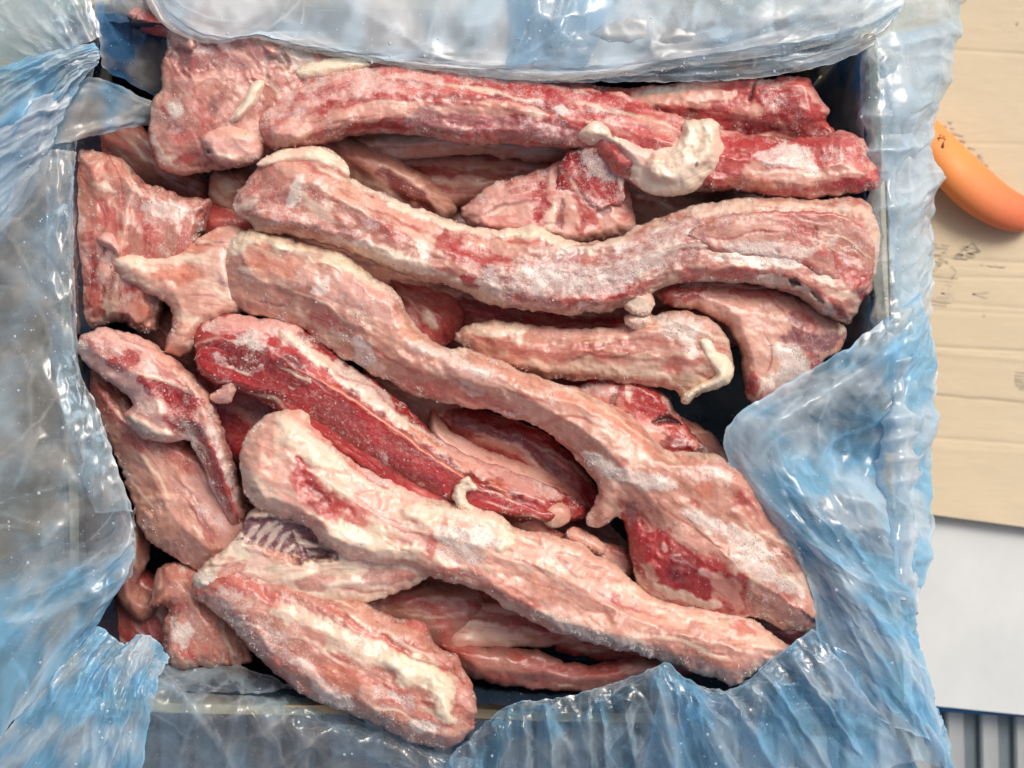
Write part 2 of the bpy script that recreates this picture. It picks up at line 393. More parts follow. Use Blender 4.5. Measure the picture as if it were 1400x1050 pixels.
    for k_ in range(int(min(26, area/2600))):
        sc0 = rs_.uniform(s0_, s1_); hl = rs_.uniform(18, 75); tc = rs_.uniform(t0_, t1_); ww = rs_.uniform(1.6, 4.2); red = rs_.rand() < .5
        lt = np.abs(t-tc-9*gn(s/55, s*0+k_*3.7, sd+91)-3*w1); m = sst(ww, ww*.25, lt)*sst(hl, hl*.4, np.abs(s-sc0))
        blend(C[rs_.choice(['R1', 'R2', 'CM', 'MV'])] if red else C[rs_.choice(['FT', 'CR', 'PK'])], m*(.6 if red else .55)); hs += m*(-.2 if red else .12)
    # small random blotches
    blendm = sst(.42, .75, gn(x/9, y/9, sd+61)+.3*an)*.35; blend(C[alt[0]], blendm)
    top = zm+h+(rel+hs)*ef
    bot = zm-sag*T*prof-1.5*lo*ef
    n = len(x)
    Vt = W(x, y, top)
    sc_ = (CAMH-(RIM+top/1000.)); kb = (CAMH-(RIM+bot/1000.))
    Vb = W(x, y, top); Vb[:, 2] = RIM+bot/1000.            # straight below the top point
    inn = ~b; ib = -np.ones(n, int); ib[inn] = n+np.arange(inn.sum()); ib[b] = np.nonzero(b)[0]
    # keep the rim thin edge shared
    V = np.concatenate([Vt, Vb[inn]])
    a_ = idx[:-1, :-1][c]; b_ = idx[:-1, 1:][c]; c_ = idx[1:, 1:][c]; d_ = idx[1:, :-1][c]
    Ft = np.stack([a_, d_, c_, b_], 1); Fb = np.stack([ib[a_], ib[b_], ib[c_], ib[d_]], 1)
    bad = (Ft == Fb[:, [0, 3, 2, 1]]).all(1)
    F = np.concatenate([Ft, Fb[~bad]])
    ex = lambda A: np.concatenate([A, A[inn]])
    o = mesh_obj(name, V, F, M_FLESH, parent, True, ex(col), dict(frost=ex(fro)), ex(np.stack([s, t], 1)/100.))
    if label: o['label'] = label
    TRIS[0] += 2*len(F)
    if ice:
        rs = np.random.RandomState(sd); p = (np.clip(fro-.1, 0, 3)**1.8*(d > 2)*(.04+sst(.0, .5, fbm(x/22, y/22, sd+77, 2))**2)+.0005)*(1+3*(d < 9)); ice = int(ice*1.35); p /= p.sum()
        k = rs.choice(n, ice, p=p); shards(parent, Vt[k], rs)
        eb = np.nonzero((d > .5) & (d < 5))[0]; k = rs.choice(eb, max(4, len(P)//4)); shards(parent, Vt[k], rs, (.3, .65), 'torn_fibres', 4.2, M_FIB)
    return o

def shards(parent, Pn, rs, size=(.25, .8), name='frost_crystals', long_=1., mat=None):
    n = len(Pn); base = np.array([(1, 0, 0), (-.5, .87, 0), (-.5, -.87, 0), (0, 0, 1.1), (0, 0, -.9)], float)
    fc = np.array([(0, 1, 3), (1, 2, 3), (2, 0, 3), (1, 0, 4), (2, 1, 4), (0, 2, 4)])
    sc = (size[0]+(size[1]-size[0])*rs.rand(n)**3)/1000
    an = rs.rand(n)*6.28; ti = rs.rand(n)*3.14; st = .5+rs.rand(n, 1, 1)*1.2
    B = base[None]*np.concatenate([st*long_, 1/long_**.5+0*st, .8/long_**.5+0*st], 2)
    B = B+rs.randn(n, 5, 3)*.22/long_**.5
    ca, sa, ct, s_ = np.cos(an), np.sin(an), np.cos(ti), np.sin(ti)
    x = B[..., 0]; y = B[..., 1]*ct[:, None]-B[..., 2]*s_[:, None]; z = B[..., 1]*s_[:, None]+B[..., 2]*ct[:, None]
    X = x*ca[:, None]-y*sa[:, None]; Y = x*sa[:, None]+y*ca[:, None]
    V = np.stack([X, Y, z], -1)*sc[:, None, None]+Pn[:, None, :]
    F = fc[None]+5*np.arange(n)[:, None, None]
    o = mesh_obj(name, V.reshape(-1, 3), F.reshape(-1, 3), mat or M_ICE, parent, False); tag(o, kind='stuff'); TRIS[0] += 6*n
    return o

def thing(name, px, py, mm, label, cat, group=None):
    w = W(px, py, mm); return empty(name, tuple(float(v) for v in w), label, cat, group)
# ------------------------------------------------------------------ the meat, deepest first
GRP = 'frozen meaty bones packed in the carton'
def bone(name, px, py, mm, label, cat='meaty bone'): return thing(name, px, py, mm, label, cat, GRP)

# ---- deep layer, seen only down the gaps
def deep(px, py, label, outline, spine, base='BP', alt=('R2', 'SL'), S=(), T=14, R=38, **k):
    p = bone('meaty_bone', px, py, spine[0][2], label)
    flesh(p, 'meat', outline, spine, T, R, base, alt, S, res=3.2, frost=.08, **k); return p
deep(560, 230, 'slim pink bone slab in the gap just below the top long bone, upper of two',
     [(470, 190), (560, 180), (700, 185), (820, 192), (822, 215), (740, 222), (640, 212), (520, 222), (470, 215)],
     [(470, 202, -30), (650, 200, -30), (820, 205, -32)], 'SL', ('BP', 'FR'),
     [([(520, 194), (600, 190), (680, 192), (780, 198)], 9, 'FR', .8, 1.5), ([(560, 208), (700, 210)], 5, 'SL', .7)], T=9, R=20)
deep(640, 240, 'dark pink bone slab with pale ribs, lower of two in the gap near the top',
     [(460, 200), (560, 208), (700, 205), (760, 215), (770, 245), (700, 262), (640, 280), (560, 290), (500, 250)],
     [(470, 225, -40), (620, 240, -42), (770, 240, -42)], 'BP', ('R3', 'SL'),
     [([(545, 220), (640, 222), (750, 226)], 8, 'SL', .8, 2), ([(560, 236), (640, 234)], 7, 'R2', .7), ([(550, 245), (620, 248), (690, 250)], 7, 'SL', .9, 2),
      ([(560, 265), (640, 280)], 12, 'SL', .6)], T=10, R=30)
deep(540, 250, 'orange pink meat strip with a dark red streak behind the middle bone',
     [(440, 190), (480, 190), (540, 215), (590, 245), (625, 285), (600, 305), (540, 290), (480, 250), (440, 230)],
     [(450, 210, -24), (540, 250, -28), (620, 295, -36)], 'BN', ('BP', 'SL'),
     [([(520, 235), (560, 262), (600, 285)], 12, 'R1', .85), ([(470, 210), (510, 235)], 12, 'OR', .6), ([(590, 265), (620, 290)], 12, 'SL', .7)], T=11, R=30)
deep(600, 430, 'round red meat lump wedged in the gap between the middle and diagonal bones',
     [(530, 385), (580, 390), (625, 410), (635, 440), (615, 470), (580, 480), (545, 440)],
     [(540, 400, -32), (590, 430, -30), (610, 470, -34)], 'R3', ('R2', 'BN'), [([(585, 430), (595, 445)], 13, 'FT', .7, 2, .2), ([(620, 425)], 14, 'R3', .7)], T=12, R=28)
deep(700, 620, 'dark red rib with a pale band lying under the middle of the diagonal bone',
     [(590, 560), (650, 560), (720, 580), (780, 620), (830, 690), (830, 720), (780, 700), (700, 660), (640, 620), (600, 600)],
     [(600, 570, -30), (700, 610, -32), (820, 700, -34)], 'R2', ('R1', 'BP'),
     [([(620, 580), (700, 600), (760, 640)], 16, 'R1', .8), ([(655, 600), (700, 612), (740, 640)], 7, 'BN', .8, 2)], T=12, R=30)
deep(700, 660, 'pinkish grey bone edge beside the long dark red cut face',
     [(590, 560), (620, 590), (680, 620), (740, 640), (790, 670), (805, 700), (780, 712), (720, 700), (640, 660), (590, 610)],
     [(590, 580, -22), (700, 650, -22), (800, 700, -24)], 'SL', ('R3', 'PK'), [([(600, 590), (690, 640), (760, 670)], 14, 'PK', .6, 2)], T=10, R=24)
deep(370, 590, 'dark red and orange meat between the red left bone and the long cut face',
     [(270, 500), (360, 520), (450, 560), (470, 600), (440, 640), (340, 640), (300, 600), (270, 560)],
     [(280, 540, -26), (370, 570, -28), (460, 600, -30)], 'R2', ('R1', 'BP'), [([(330, 555), (400, 560)], 18, 'R1', .7), ([(380, 552), (400, 560)], 10, 'OR', .5)], T=11, R=34)
deep(560, 570, 'grey pink meat end in the small hollow below the middle of the diagonal bone',
     [(500, 500), (560, 520), (620, 540), (640, 590), (600, 600), (540, 570), (500, 540)],
     [(510, 520, -30), (600, 570, -34)], 'BP', ('MV', 'SL'), [], T=10, R=28)
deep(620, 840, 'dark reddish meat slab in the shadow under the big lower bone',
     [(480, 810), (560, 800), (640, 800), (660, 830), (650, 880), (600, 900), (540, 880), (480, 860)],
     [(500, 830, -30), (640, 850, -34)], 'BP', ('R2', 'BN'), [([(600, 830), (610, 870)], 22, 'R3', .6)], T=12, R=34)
deep(700, 860, 'red striped rib with a pale lower edge under the big lower bone',
     [(620, 820), (700, 830), (780, 855), (800, 880), (740, 885), (660, 890), (620, 900), (600, 870)],
     [(620, 860, -34), (780, 870, -36)], 'BN', ('PK', 'FT'), [([(640, 842), (700, 850), (770, 866)], 10, 'R2', .8), ([(640, 870), (720, 875)], 10, 'FT', .5)], T=10, R=24)
deep(760, 915, 'long mauve rib with a reddish hollow above the bottom plastic ruffle',
     [(600, 880), (680, 885), (740, 892), (800, 910), (860, 900), (905, 905), (900, 925), (820, 945), (720, 942), (640, 925)],
     [(610, 900, -30), (740, 920, -28), (900, 915, -28)], 'BP', ('MV', 'R3'), [([(700, 900), (780, 918), (860, 915)], 9, 'R3', .6, -2), ([(850, 912), (900, 914)], 14, 'SL', .7)], T=11, R=26)
deep(840, 890, 'dark red meat end at the bottom between the mauve rib and the big lower bone',
     [(760, 860), (860, 870), (930, 890), (950, 920), (900, 925), (830, 905), (760, 890)],
     [(770, 870, -44), (930, 905, -46)], 'R3', ('R1', 'BP'), [], T=10, R=28)
deep(310, 260, 'small cream nub poking up in the dark gap between the left and middle bones',
     [(290, 235), (330, 232), (345, 250), (335, 280), (300, 285), (285, 262)],
     [(300, 245, -34), (330, 275, -34)], 'BN', ('FT', 'OR'), [([(310, 255)], 14, 'CR', .7)], T=10, R=20)
deep(300, 300, 'reddish meat below the cream nub at the start of the middle bone',
     [(260, 285), (320, 270), (350, 300), (330, 330), (280, 330)], [(270, 300, -38), (340, 310, -38)], 'R3', ('R1', 'BN'), [], T=10, R=24)
deep(215, 480, 'dim pink meat end at the bottom of the hole beside the left wing bone',
     [(185, 440), (240, 430), (270, 470), (290, 500), (250, 520), (200, 480)], [(200, 450, -50), (270, 500, -54)], 'BP', ('R2', 'BN'), [], T=10, R=24)
deep(215, 815, 'small brown meat end in the dark hole at the lower left',
     [(165, 700), (200, 720), (205, 760), (190, 800), (215, 830), (190, 850), (160, 820), (150, 750)],
     [(180, 720, -44), (190, 830, -50)], 'BP', ('DK', 'BN'), [([(180, 790)], 20, 'MV', .5)], T=12, R=24)
deep(760, 590, 'dark meat under the right side of the gap next to the short middle bone',
     [(800, 560), (900, 560), (980, 600), (1000, 660), (900, 660), (820, 620)], [(820, 590, -50), (960, 630, -56)], 'BP', ('R1', 'MV'), [], T=12, R=34)
deep(1000, 870, 'dark red meat end showing in the slot at the lower right corner',
     [(940, 830), (1040, 835), (1100, 850), (1090, 885), (1020, 880), (950, 860)], [(950, 850, -34), (1090, 870, -36)], 'R3', ('DK', 'BP'), [([(1040, 862)], 20, 'R1', .5)], T=9, R=24)
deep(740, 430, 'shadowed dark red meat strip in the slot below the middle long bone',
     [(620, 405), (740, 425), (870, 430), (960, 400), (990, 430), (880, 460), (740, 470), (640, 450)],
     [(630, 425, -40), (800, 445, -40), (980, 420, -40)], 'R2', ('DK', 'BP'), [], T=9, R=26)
deep(700, 530, 'dark ice covered meat strip below the short middle bone',
     [(640, 480), (740, 510), (840, 515), (900, 540), (820, 560), (720, 545), (650, 520)], [(650, 500, -36), (780, 530, -36), (890, 545, -36)], 'MV', ('R1', 'BP'), [], T=9, R=24)
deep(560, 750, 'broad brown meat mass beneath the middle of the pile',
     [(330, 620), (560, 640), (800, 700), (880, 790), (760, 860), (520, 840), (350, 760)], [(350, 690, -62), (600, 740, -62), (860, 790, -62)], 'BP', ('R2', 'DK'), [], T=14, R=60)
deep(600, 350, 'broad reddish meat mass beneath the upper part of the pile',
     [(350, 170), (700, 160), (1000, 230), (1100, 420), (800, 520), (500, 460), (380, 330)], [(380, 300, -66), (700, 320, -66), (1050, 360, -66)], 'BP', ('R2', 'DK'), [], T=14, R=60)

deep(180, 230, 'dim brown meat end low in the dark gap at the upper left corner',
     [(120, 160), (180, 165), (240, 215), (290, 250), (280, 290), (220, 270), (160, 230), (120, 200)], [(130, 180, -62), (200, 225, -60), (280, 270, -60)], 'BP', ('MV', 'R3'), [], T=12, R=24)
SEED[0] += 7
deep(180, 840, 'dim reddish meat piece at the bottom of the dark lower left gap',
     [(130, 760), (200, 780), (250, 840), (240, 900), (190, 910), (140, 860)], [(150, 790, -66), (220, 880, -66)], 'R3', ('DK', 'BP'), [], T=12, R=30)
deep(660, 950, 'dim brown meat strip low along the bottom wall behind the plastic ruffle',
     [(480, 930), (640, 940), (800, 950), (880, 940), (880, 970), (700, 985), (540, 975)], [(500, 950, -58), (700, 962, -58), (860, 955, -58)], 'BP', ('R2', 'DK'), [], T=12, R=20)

# ---- slab under the top flap, left
p = bone('shoulder_slab', 290, 140, -30, 'broad frosty pink slab in the upper left with a round hole near its edge', 'meat slab')
flesh(p, 'meat', [(195, -20), (205, 12), (225, 45), (222, 85), (219, 118), (206, 148), (204, 190), (214, 226), (240, 240), (275, 236), (330, 228),
     (372, 212), (430, 190), (480, 150), (500, 95), (450, 72), (380, 55), (300, 20), (280, -20)],
     [(230, 10, -12), (290, 110, -10), (350, 200, -14)], 16, 34, 'BP', ('R3', 'PK'), [
     ([(250, 80), (330, 75), (380, 92)], 30, 'MV', .6, -4), ([(235, 20), (245, 60)], 22, 'BN', .8),
     ([(300, 62), (330, 78), (350, 98)], 7, 'PK', .7, 1), ([(370, 78), (410, 82), (425, 92)], 16, 'GY', .8, -3),
     ([(240, 110), (330, 105), (400, 105)], 10, 'PK', .6, 1.5), ([(225, 95), (222, 140), (212, 190)], 12, 'SL', .6),
     ([(224, 150), (226, 160)], 8, 'R2', .8), ([(240, 150)], 12, 'GY', .8, 0, .6), ([(235, 178), (265, 190)], 20, 'R3', .6, 0, .3),
     ([(285, 150), (300, 135)], 12, 'MV', .6, -1.5), ([(295, 165), (320, 140)], 9, 'PK', .7, 1), ([(212, 190), (222, 215), (250, 225)], 9, 'FT', .6, 1),
     ([(240, 222), (270, 212)], 7, 'R2', .7, 0, 0), ([(222, 228), (260, 235), (300, 228)], 7, 'SL', .7),
     ([(390, 130), (420, 110), (460, 100)], 14, 'R3', .7, 0, .3), ([(330, 185), (380, 170)], 24, 'SL', .5)],
     frost=.35, ice=900, lump=1.2, ridge=.8)
flesh(p, 'gristle_lump', [(275, 182), (290, 172), (315, 165), (340, 170), (360, 185), (358, 212), (340, 226), (310, 228), (285, 215), (275, 200)],
     [(280, 190, -2), (350, 200, -2)], 9, 16, 'PK', ('SL', 'FT'), [([(300, 180), (335, 182)], 16, 'SL', .7, 1.5), ([(285, 206)], 7, 'DK', .95, -7, 0, .8), ([(305, 222), (345, 220)], 9, 'R3', .4)],
     edge=2, frost=.2, ice=60)
flesh(p, 'tendon', [(312, 165), (330, 135), (348, 108), (362, 110), (360, 128), (345, 150), (328, 168)],
     [(318, 165, 2), (355, 112, 2)], 5, 9, 'FT', ('CR', 'PK'), [([(322, 158), (350, 115)], 5, 'CR', .8, 1)], edge=1.6, frost=.1)
flesh(p, 'fat_strip', [(403, 100), (410, 90), (435, 82), (470, 78), (500, 82), (506, 90), (480, 98), (445, 106), (412, 108)],
     [(405, 100, 2), (500, 86, 2)], 5, 11, 'CR', ('FT', 'CR'), [], edge=1.6, frost=.25, ice=60, lump=.4, ridge=.4)

# ---- top right back chunk
p = bone('meaty_bone', 1000, 140, -20, 'bright red chunky bone end in the upper right corner, partly under the plastic flap')
flesh(p, 'meat', [(180, 10), (300, 45), (450, 75), (640, 95), (760, 108), (850, 118), (900, 118), (950, 108), (1020, 108), (1100, 105), (1115, 125), (1137, 152), (1128, 168), (1142, 185), (1120, 205),
     (1060, 205), (990, 195), (940, 180), (870, 165), (760, 140), (600, 120), (450, 100), (300, 70), (190, 40)],
     [(200, 30, -14), (500, 90, -18), (800, 128, -16), (1130, 160, -10)], 12, 26, 'R3', ('R2', 'SL'), [
     ([(1050, 130), (1100, 150)], 42, 'CM', .85, 2), ([(1070, 140), (1095, 160)], 16, 'R1', .5), ([(940, 152), (1030, 175), (1125, 182)], 16, 'R1', .8, -3), ([(870, 128), (930, 135), (1000, 132)], 13, 'SL', .85, 1),
     ([(880, 128), (940, 120)], 6, 'FT', .6), ([(1030, 112), (1026, 140)], 4, 'DK', .9, -4, 0, .9), ([(1110, 130), (1130, 152)], 7, 'PK', .7, 1),
     ([(1020, 190), (1090, 185)], 8, 'SL', .7), ([(1035, 152)], 9, 'SL', .8), ([(960, 155), (1000, 170)], 12, 'R2', .8),
     ([(220, 30), (300, 60), (420, 82)], 12, 'R3', .7), ([(420, 78), (470, 85)], 10, 'R2', .6)], frost=.35, ice=500, lump=1.3)

# ---- top long bone
p = bone('long_bone', 640, 150, -8, 'long arched red bone across the top with a pale fat knot near its right end', 'meaty bone')
flesh(p, 'meat', [(352, 178), (356, 156), (378, 136), (402, 120), (450, 100), (500, 91), (545, 90), (610, 96), (660, 104), (730, 112), (800, 122), (860, 130),
     (900, 150), (950, 165), (1000, 180), (1060, 188), (1110, 188), (1150, 178), (1178, 188), (1196, 215), (1207, 240), (1196, 260), (1140, 268), (1080, 272), (1010, 262), (960, 262),
     (900, 262), (850, 245), (800, 205), (740, 200), (680, 196), (640, 196), (600, 190), (560, 182), (520, 182), (480, 184), (440, 196), (400, 205), (370, 203)],
     [(355, 180, 0), (450, 145, 2), (560, 132, 2), (700, 148, 1), (840, 180, 0), (1000, 220, -2), (1200, 232, 0)], 15, 34, 'R3', ('R2', 'PK'), [
     ([(368, 165), (430, 128), (510, 112), (600, 112)], 24, 'PK', .65, 2, .35), ([(400, 130), (425, 124)], 12, 'R2', .8), ([(435, 128), (480, 112)], 8, 'R2', .6),
     ([(365, 172), (400, 150)], 12, 'R3', .6), ([(380, 185), (450, 165), (540, 150), (600, 152)], 13, 'SL', .8, 1.5), ([(375, 196), (430, 186), (480, 176)], 9, 'SL', .7, 1.5),
     ([(420, 190), (500, 172), (560, 176)], 6, 'R2', .8, -1.5), ([(540, 122), (660, 128), (740, 150), (760, 160)], 12, 'R3', .7, 1.5, 0), ([(570, 130), (680, 136)], 6, 'R1', .6, -1.5),
     ([(560, 164), (680, 172), (790, 184)], 17, 'MV', .7, -1, .1), ([(600, 148), (700, 155)], 7, 'SL', .7), ([(660, 142), (700, 146), (745, 158)], 8, 'SL', .8, 1, 0),
     ([(670, 130), (730, 140), (765, 160)], 5, 'R1', .8, -1.5), ([(640, 112), (690, 122), (790, 140), (850, 160)], 16, 'CM', .65, 1, .2),
     ([(780, 135), (850, 150), (930, 180)], 18, 'R3', .7, 1.5, .1), ([(865, 160), (900, 172), (930, 195)], 9, 'BN', .7, -1, 0), ([(800, 150), (870, 158)], 6, 'R1', .5),
     ([(800, 128), (900, 150)], 6, 'R2', .7), ([(990, 200), (1080, 198), (1160, 196)], 26, 'CM', .75, 1), ([(1040, 215), (1090, 215), (1110, 228)], 17, 'FR', .6, 1, .8),
     ([(1020, 238), (1080, 245), (1130, 240), (1190, 225)], 15, 'SL', .8, 2), ([(1000, 245), (1050, 250)], 12, 'OR', .55), ([(1000, 205), (980, 240)], 10, 'R2', .5),
     ([(1100, 262), (1190, 250)], 8, 'R2', .7), ([(1130, 215), (1190, 205)], 12, 'R3', .8, 0, .3), ([(1160, 195), (1185, 235)], 10, 'R3', .7), ([(960, 262), (1020, 266)], 9, 'R1', .6),
     ([(760, 150), (775, 152)], 7, 'FR', .8, 1, .9), ([(870, 235), (960, 250)], 22, 'R1', .75, -3)],
     frost=.35, ice=1500, lump=1.0, ridge=1.2, rim=('PK', 7, .5))
flesh(p, 'fat_lump', [(783, 183), (800, 166), (815, 158), (835, 168), (845, 182), (870, 190), (900, 196), (926, 190), (930, 172), (942, 162), (956, 163), (968, 160), (984, 170),
     (984, 185), (992, 205), (985, 225), (968, 245), (948, 262), (920, 270), (890, 266), (868, 252), (850, 225), (835, 200), (800, 196)],
     [(790, 182, 8), (860, 210, 8), (920, 225, 8), (975, 200, 8)], 9, 22, 'FT', ('SL', 'PK'), [
     ([(905, 232), (945, 225), (970, 212)], 34, 'FT', .8, 5), ([(940, 175), (945, 195)], 7, 'CR', .7, 1.5), ([(965, 172), (978, 195)], 10, 'CR', .6, 2),
     ([(952, 222), (953, 226)], 3, 'DK', .8, -1), ([(930, 222)], 4, 'OR', .6), ([(836, 176), (840, 188)], 2.5, 'DK', .8, -1.5), ([(850, 200), (880, 215)], 14, 'PK', .7, 1),
     ([(800, 180), (830, 178)], 10, 'FT', .7, 1.5)], edge=2.2, frost=.15, ice=160, lump=.8, ridge=.5)

# ---- vertebra end pointing up
p = bone('vertebra_end', 790, 260, -16, 'blood red sawn vertebra end standing between the top and middle long bones', 'vertebra')
flesh(p, 'meat', [(628, 292), (650, 266), (690, 244), (740, 232), (770, 218), (800, 225), (850, 240), (866, 290), (864, 320), (800, 335), (730, 330), (660, 320)],
     [(640, 290, -14), (740, 270, -12), (850, 290, -12)], 12, 32, 'PK', ('SL', 'R3'), [
     ([(660, 270), (720, 250), (750, 245)], 18, 'PK', .6, 1, .4), ([(690, 250), (740, 240)], 7, 'R3', .7), ([(700, 262), (730, 255)], 8, 'R2', .6),
     ([(745, 240), (738, 275), (735, 300)], 13, 'CM', .95, -2), ([(790, 240), (800, 290), (790, 315)], 14, 'R2', .8), ([(755, 280), (752, 310)], 6, 'FT', .8, 1), ([(768, 275), (765, 310)], 6, 'R1', .8, -2), ([(780, 285), (790, 310)], 7, 'SL', .8, 1.5),
     ([(800, 290), (820, 312)], 9, 'R3', .8), ([(840, 285), (850, 312)], 9, 'SL', .8, 1.5), ([(815, 290), (835, 285)], 8, 'PU', .8, -2)], frost=.3, ice=400)
flesh(p, 'cut_face', [(765, 215), (785, 202), (812, 192), (835, 196), (850, 215), (856, 245), (852, 275), (830, 285), (800, 282), (778, 270), (758, 262), (765, 240)],
     [(800, 200, -2), (815, 275, -2)], 6, 8, 'R2', ('R1', 'R3'), [
     ([(775, 215), (768, 235), (770, 265)], 16, 'CM', .9), ([(820, 265), (790, 268)], 12, 'R2', .8), ([(800, 215), (830, 235)], 20, 'MV', .8, 0, .55), ([(790, 208), (830, 200)], 6, 'SL', .7, 1), ([(820, 255), (825, 275)], 10, 'R2', .5), ([(846, 220), (850, 260)], 5, 'FT', .6, 1)],
     frost=.5, ice=450, edge=4.5, lump=2.2, res=1.5)

# ---- flap of bone at the right under the middle bone
p = bone('meaty_bone', 1060, 460, -18, 'pale pink bone plate with a red sawn corner, running under the right plastic fold')
flesh(p, 'meat', [(902, 395), (940, 382), (1000, 392), (1070, 398), (1120, 420), (1150, 445), (1160, 458), (1148, 480), (1120, 500), (1090, 530), (1060, 560), (1025, 550),
     (1018, 520), (1012, 480), (995, 448), (960, 428), (925, 420), (900, 410)],
     [(910, 400, -10), (1000, 420, -10), (1060, 470, -12), (1040, 550, -14)], 12, 28, 'SL', ('PK', 'BN'), [
     ([(905, 402), (960, 400)], 18, 'CM', .8), ([(1000, 400), (1040, 400), (1075, 402)], 8, 'R2', .6), ([(960, 402), (1000, 410)], 9, 'PK', .7, 1, .3),
     ([(950, 425), (1000, 450)], 8, 'R3', .4), ([(1090, 435), (1110, 450)], 16, 'R3', .8, 0, 0, .3), ([(1085, 430), (1095, 455)], 8, 'R1', .7), ([(1070, 465), (1120, 468), (1150, 460)], 14, 'MV', .9, -2, 0, .3),
     ([(1100, 490), (1120, 495)], 16, 'R2', .7), ([(1060, 480), (1090, 500), (1060, 520)], 20, 'GY', .65, 1, .9), ([(1040, 520), (1060, 530)], 14, 'PK', .6, 1, .6), ([(1030, 510), (1036, 545)], 10, 'R2', .8),
     ([(1155, 440), (1150, 455)], 7, 'CR', .8, 1), ([(1000, 470), (1015, 500)], 7, 'BN', .7, 1), ([(1040, 430), (1060, 470)], 22, 'SL', .6)],
     frost=.22, ice=600, lump=.8)

# ---- short middle bone
p = bone('short_bone', 820, 480, -18, 'short pinkish brown bone in the middle right ending in a curled white fat ribbon')
flesh(p, 'meat', [(622, 462), (632, 448), (670, 438), (730, 444), (790, 448), (850, 446), (890, 430), (930, 424), (965, 434), (990, 452), (1000, 480), (1002, 505), (990, 525), (960, 538),
     (935, 545), (925, 535), (880, 528), (830, 520), (770, 520), (720, 512), (680, 500), (640, 480)],
     [(630, 462, -8), (760, 478, -8), (880, 480, -6), (1000, 495, -6)], 14, 36, 'BN', ('BP', 'FT'), [
     ([(640, 455), (690, 448), (720, 450)], 10, 'FT', .7, 1.5), ([(650, 462), (700, 470)], 6, 'R2', .5, -1), ([(730, 452), (820, 456), (900, 455)], 9, 'PK', .7, 1.5, .1),
     ([(700, 480), (800, 480), (900, 470)], 12, 'R3', .5), ([(720, 500), (820, 505), (900, 500)], 8, 'FT', .5, 1), ([(680, 500), (770, 516), (850, 520)], 6, 'R1', .6),
     ([(900, 430), (930, 450), (945, 480)], 22, 'GY', .5, 0, .9), ([(950, 440), (975, 455)], 14, 'PK', .5, 1.5, .3), ([(915, 500), (955, 495)], 12, 'R3', .6, -2), ([(920, 525), (960, 520)], 14, 'FT', .6, 1)],
     frost=.2, ice=800, ridge=1.4, lump=.7, rim=('FT', 7, .5))
flesh(p, 'fat_ribbon', [(950, 462), (962, 456), (978, 462), (985, 478), (998, 490), (1004, 506), (1000, 522), (980, 532), (955, 540), (938, 554), (930, 548), (936, 536), (958, 524), (976, 512), (968, 500), (958, 486)],
     [(960, 462, 2), (975, 482, 3), (992, 504, 3), (975, 524, 2), (936, 548, 1)], 6, 11, 'CR', ('FT', 'CR'), [], edge=1.5, frost=.1, ice=60, lump=.8)

# ---- red vertebra behind the diagonal bone, right of centre
p = bone('vertebra_end', 880, 560, -26, 'blood red broken vertebra with a dark slit tucked behind the diagonal bone, right of centre', 'vertebra')
flesh(p, 'meat', [(770, 540), (800, 520), (845, 512), (880, 520), (910, 540), (925, 565), (945, 590), (960, 612), (930, 640), (880, 640), (820, 590)],
     [(790, 530, -20), (880, 560, -18), (940, 610, -20)], 12, 26, 'R3', ('R2', 'SL'), [
     ([(860, 535), (900, 560)], 26, 'CM', .8), ([(800, 530), (835, 535)], 12, 'FR', .6, 1, .6), ([(815, 545), (830, 560)], 10, 'OR', .6), ([(845, 520), (840, 560), (860, 580)], 7, 'R1', .85, -1.5), ([(858, 522), (860, 550)], 5, 'FT', .6),
     ([(930, 600), (945, 620)], 14, 'R2', .8), ([(895, 576), (915, 574), (930, 580)], 6, 'DK', 1, -7, 0, .8), ([(885, 590), (915, 595)], 9, 'SL', .8, 2), ([(905, 605), (940, 608)], 8, 'R1', .8),
     ([(880, 608), (900, 615)], 6, 'FT', .6, 1)], frost=.35, ice=300, lump=1.4)

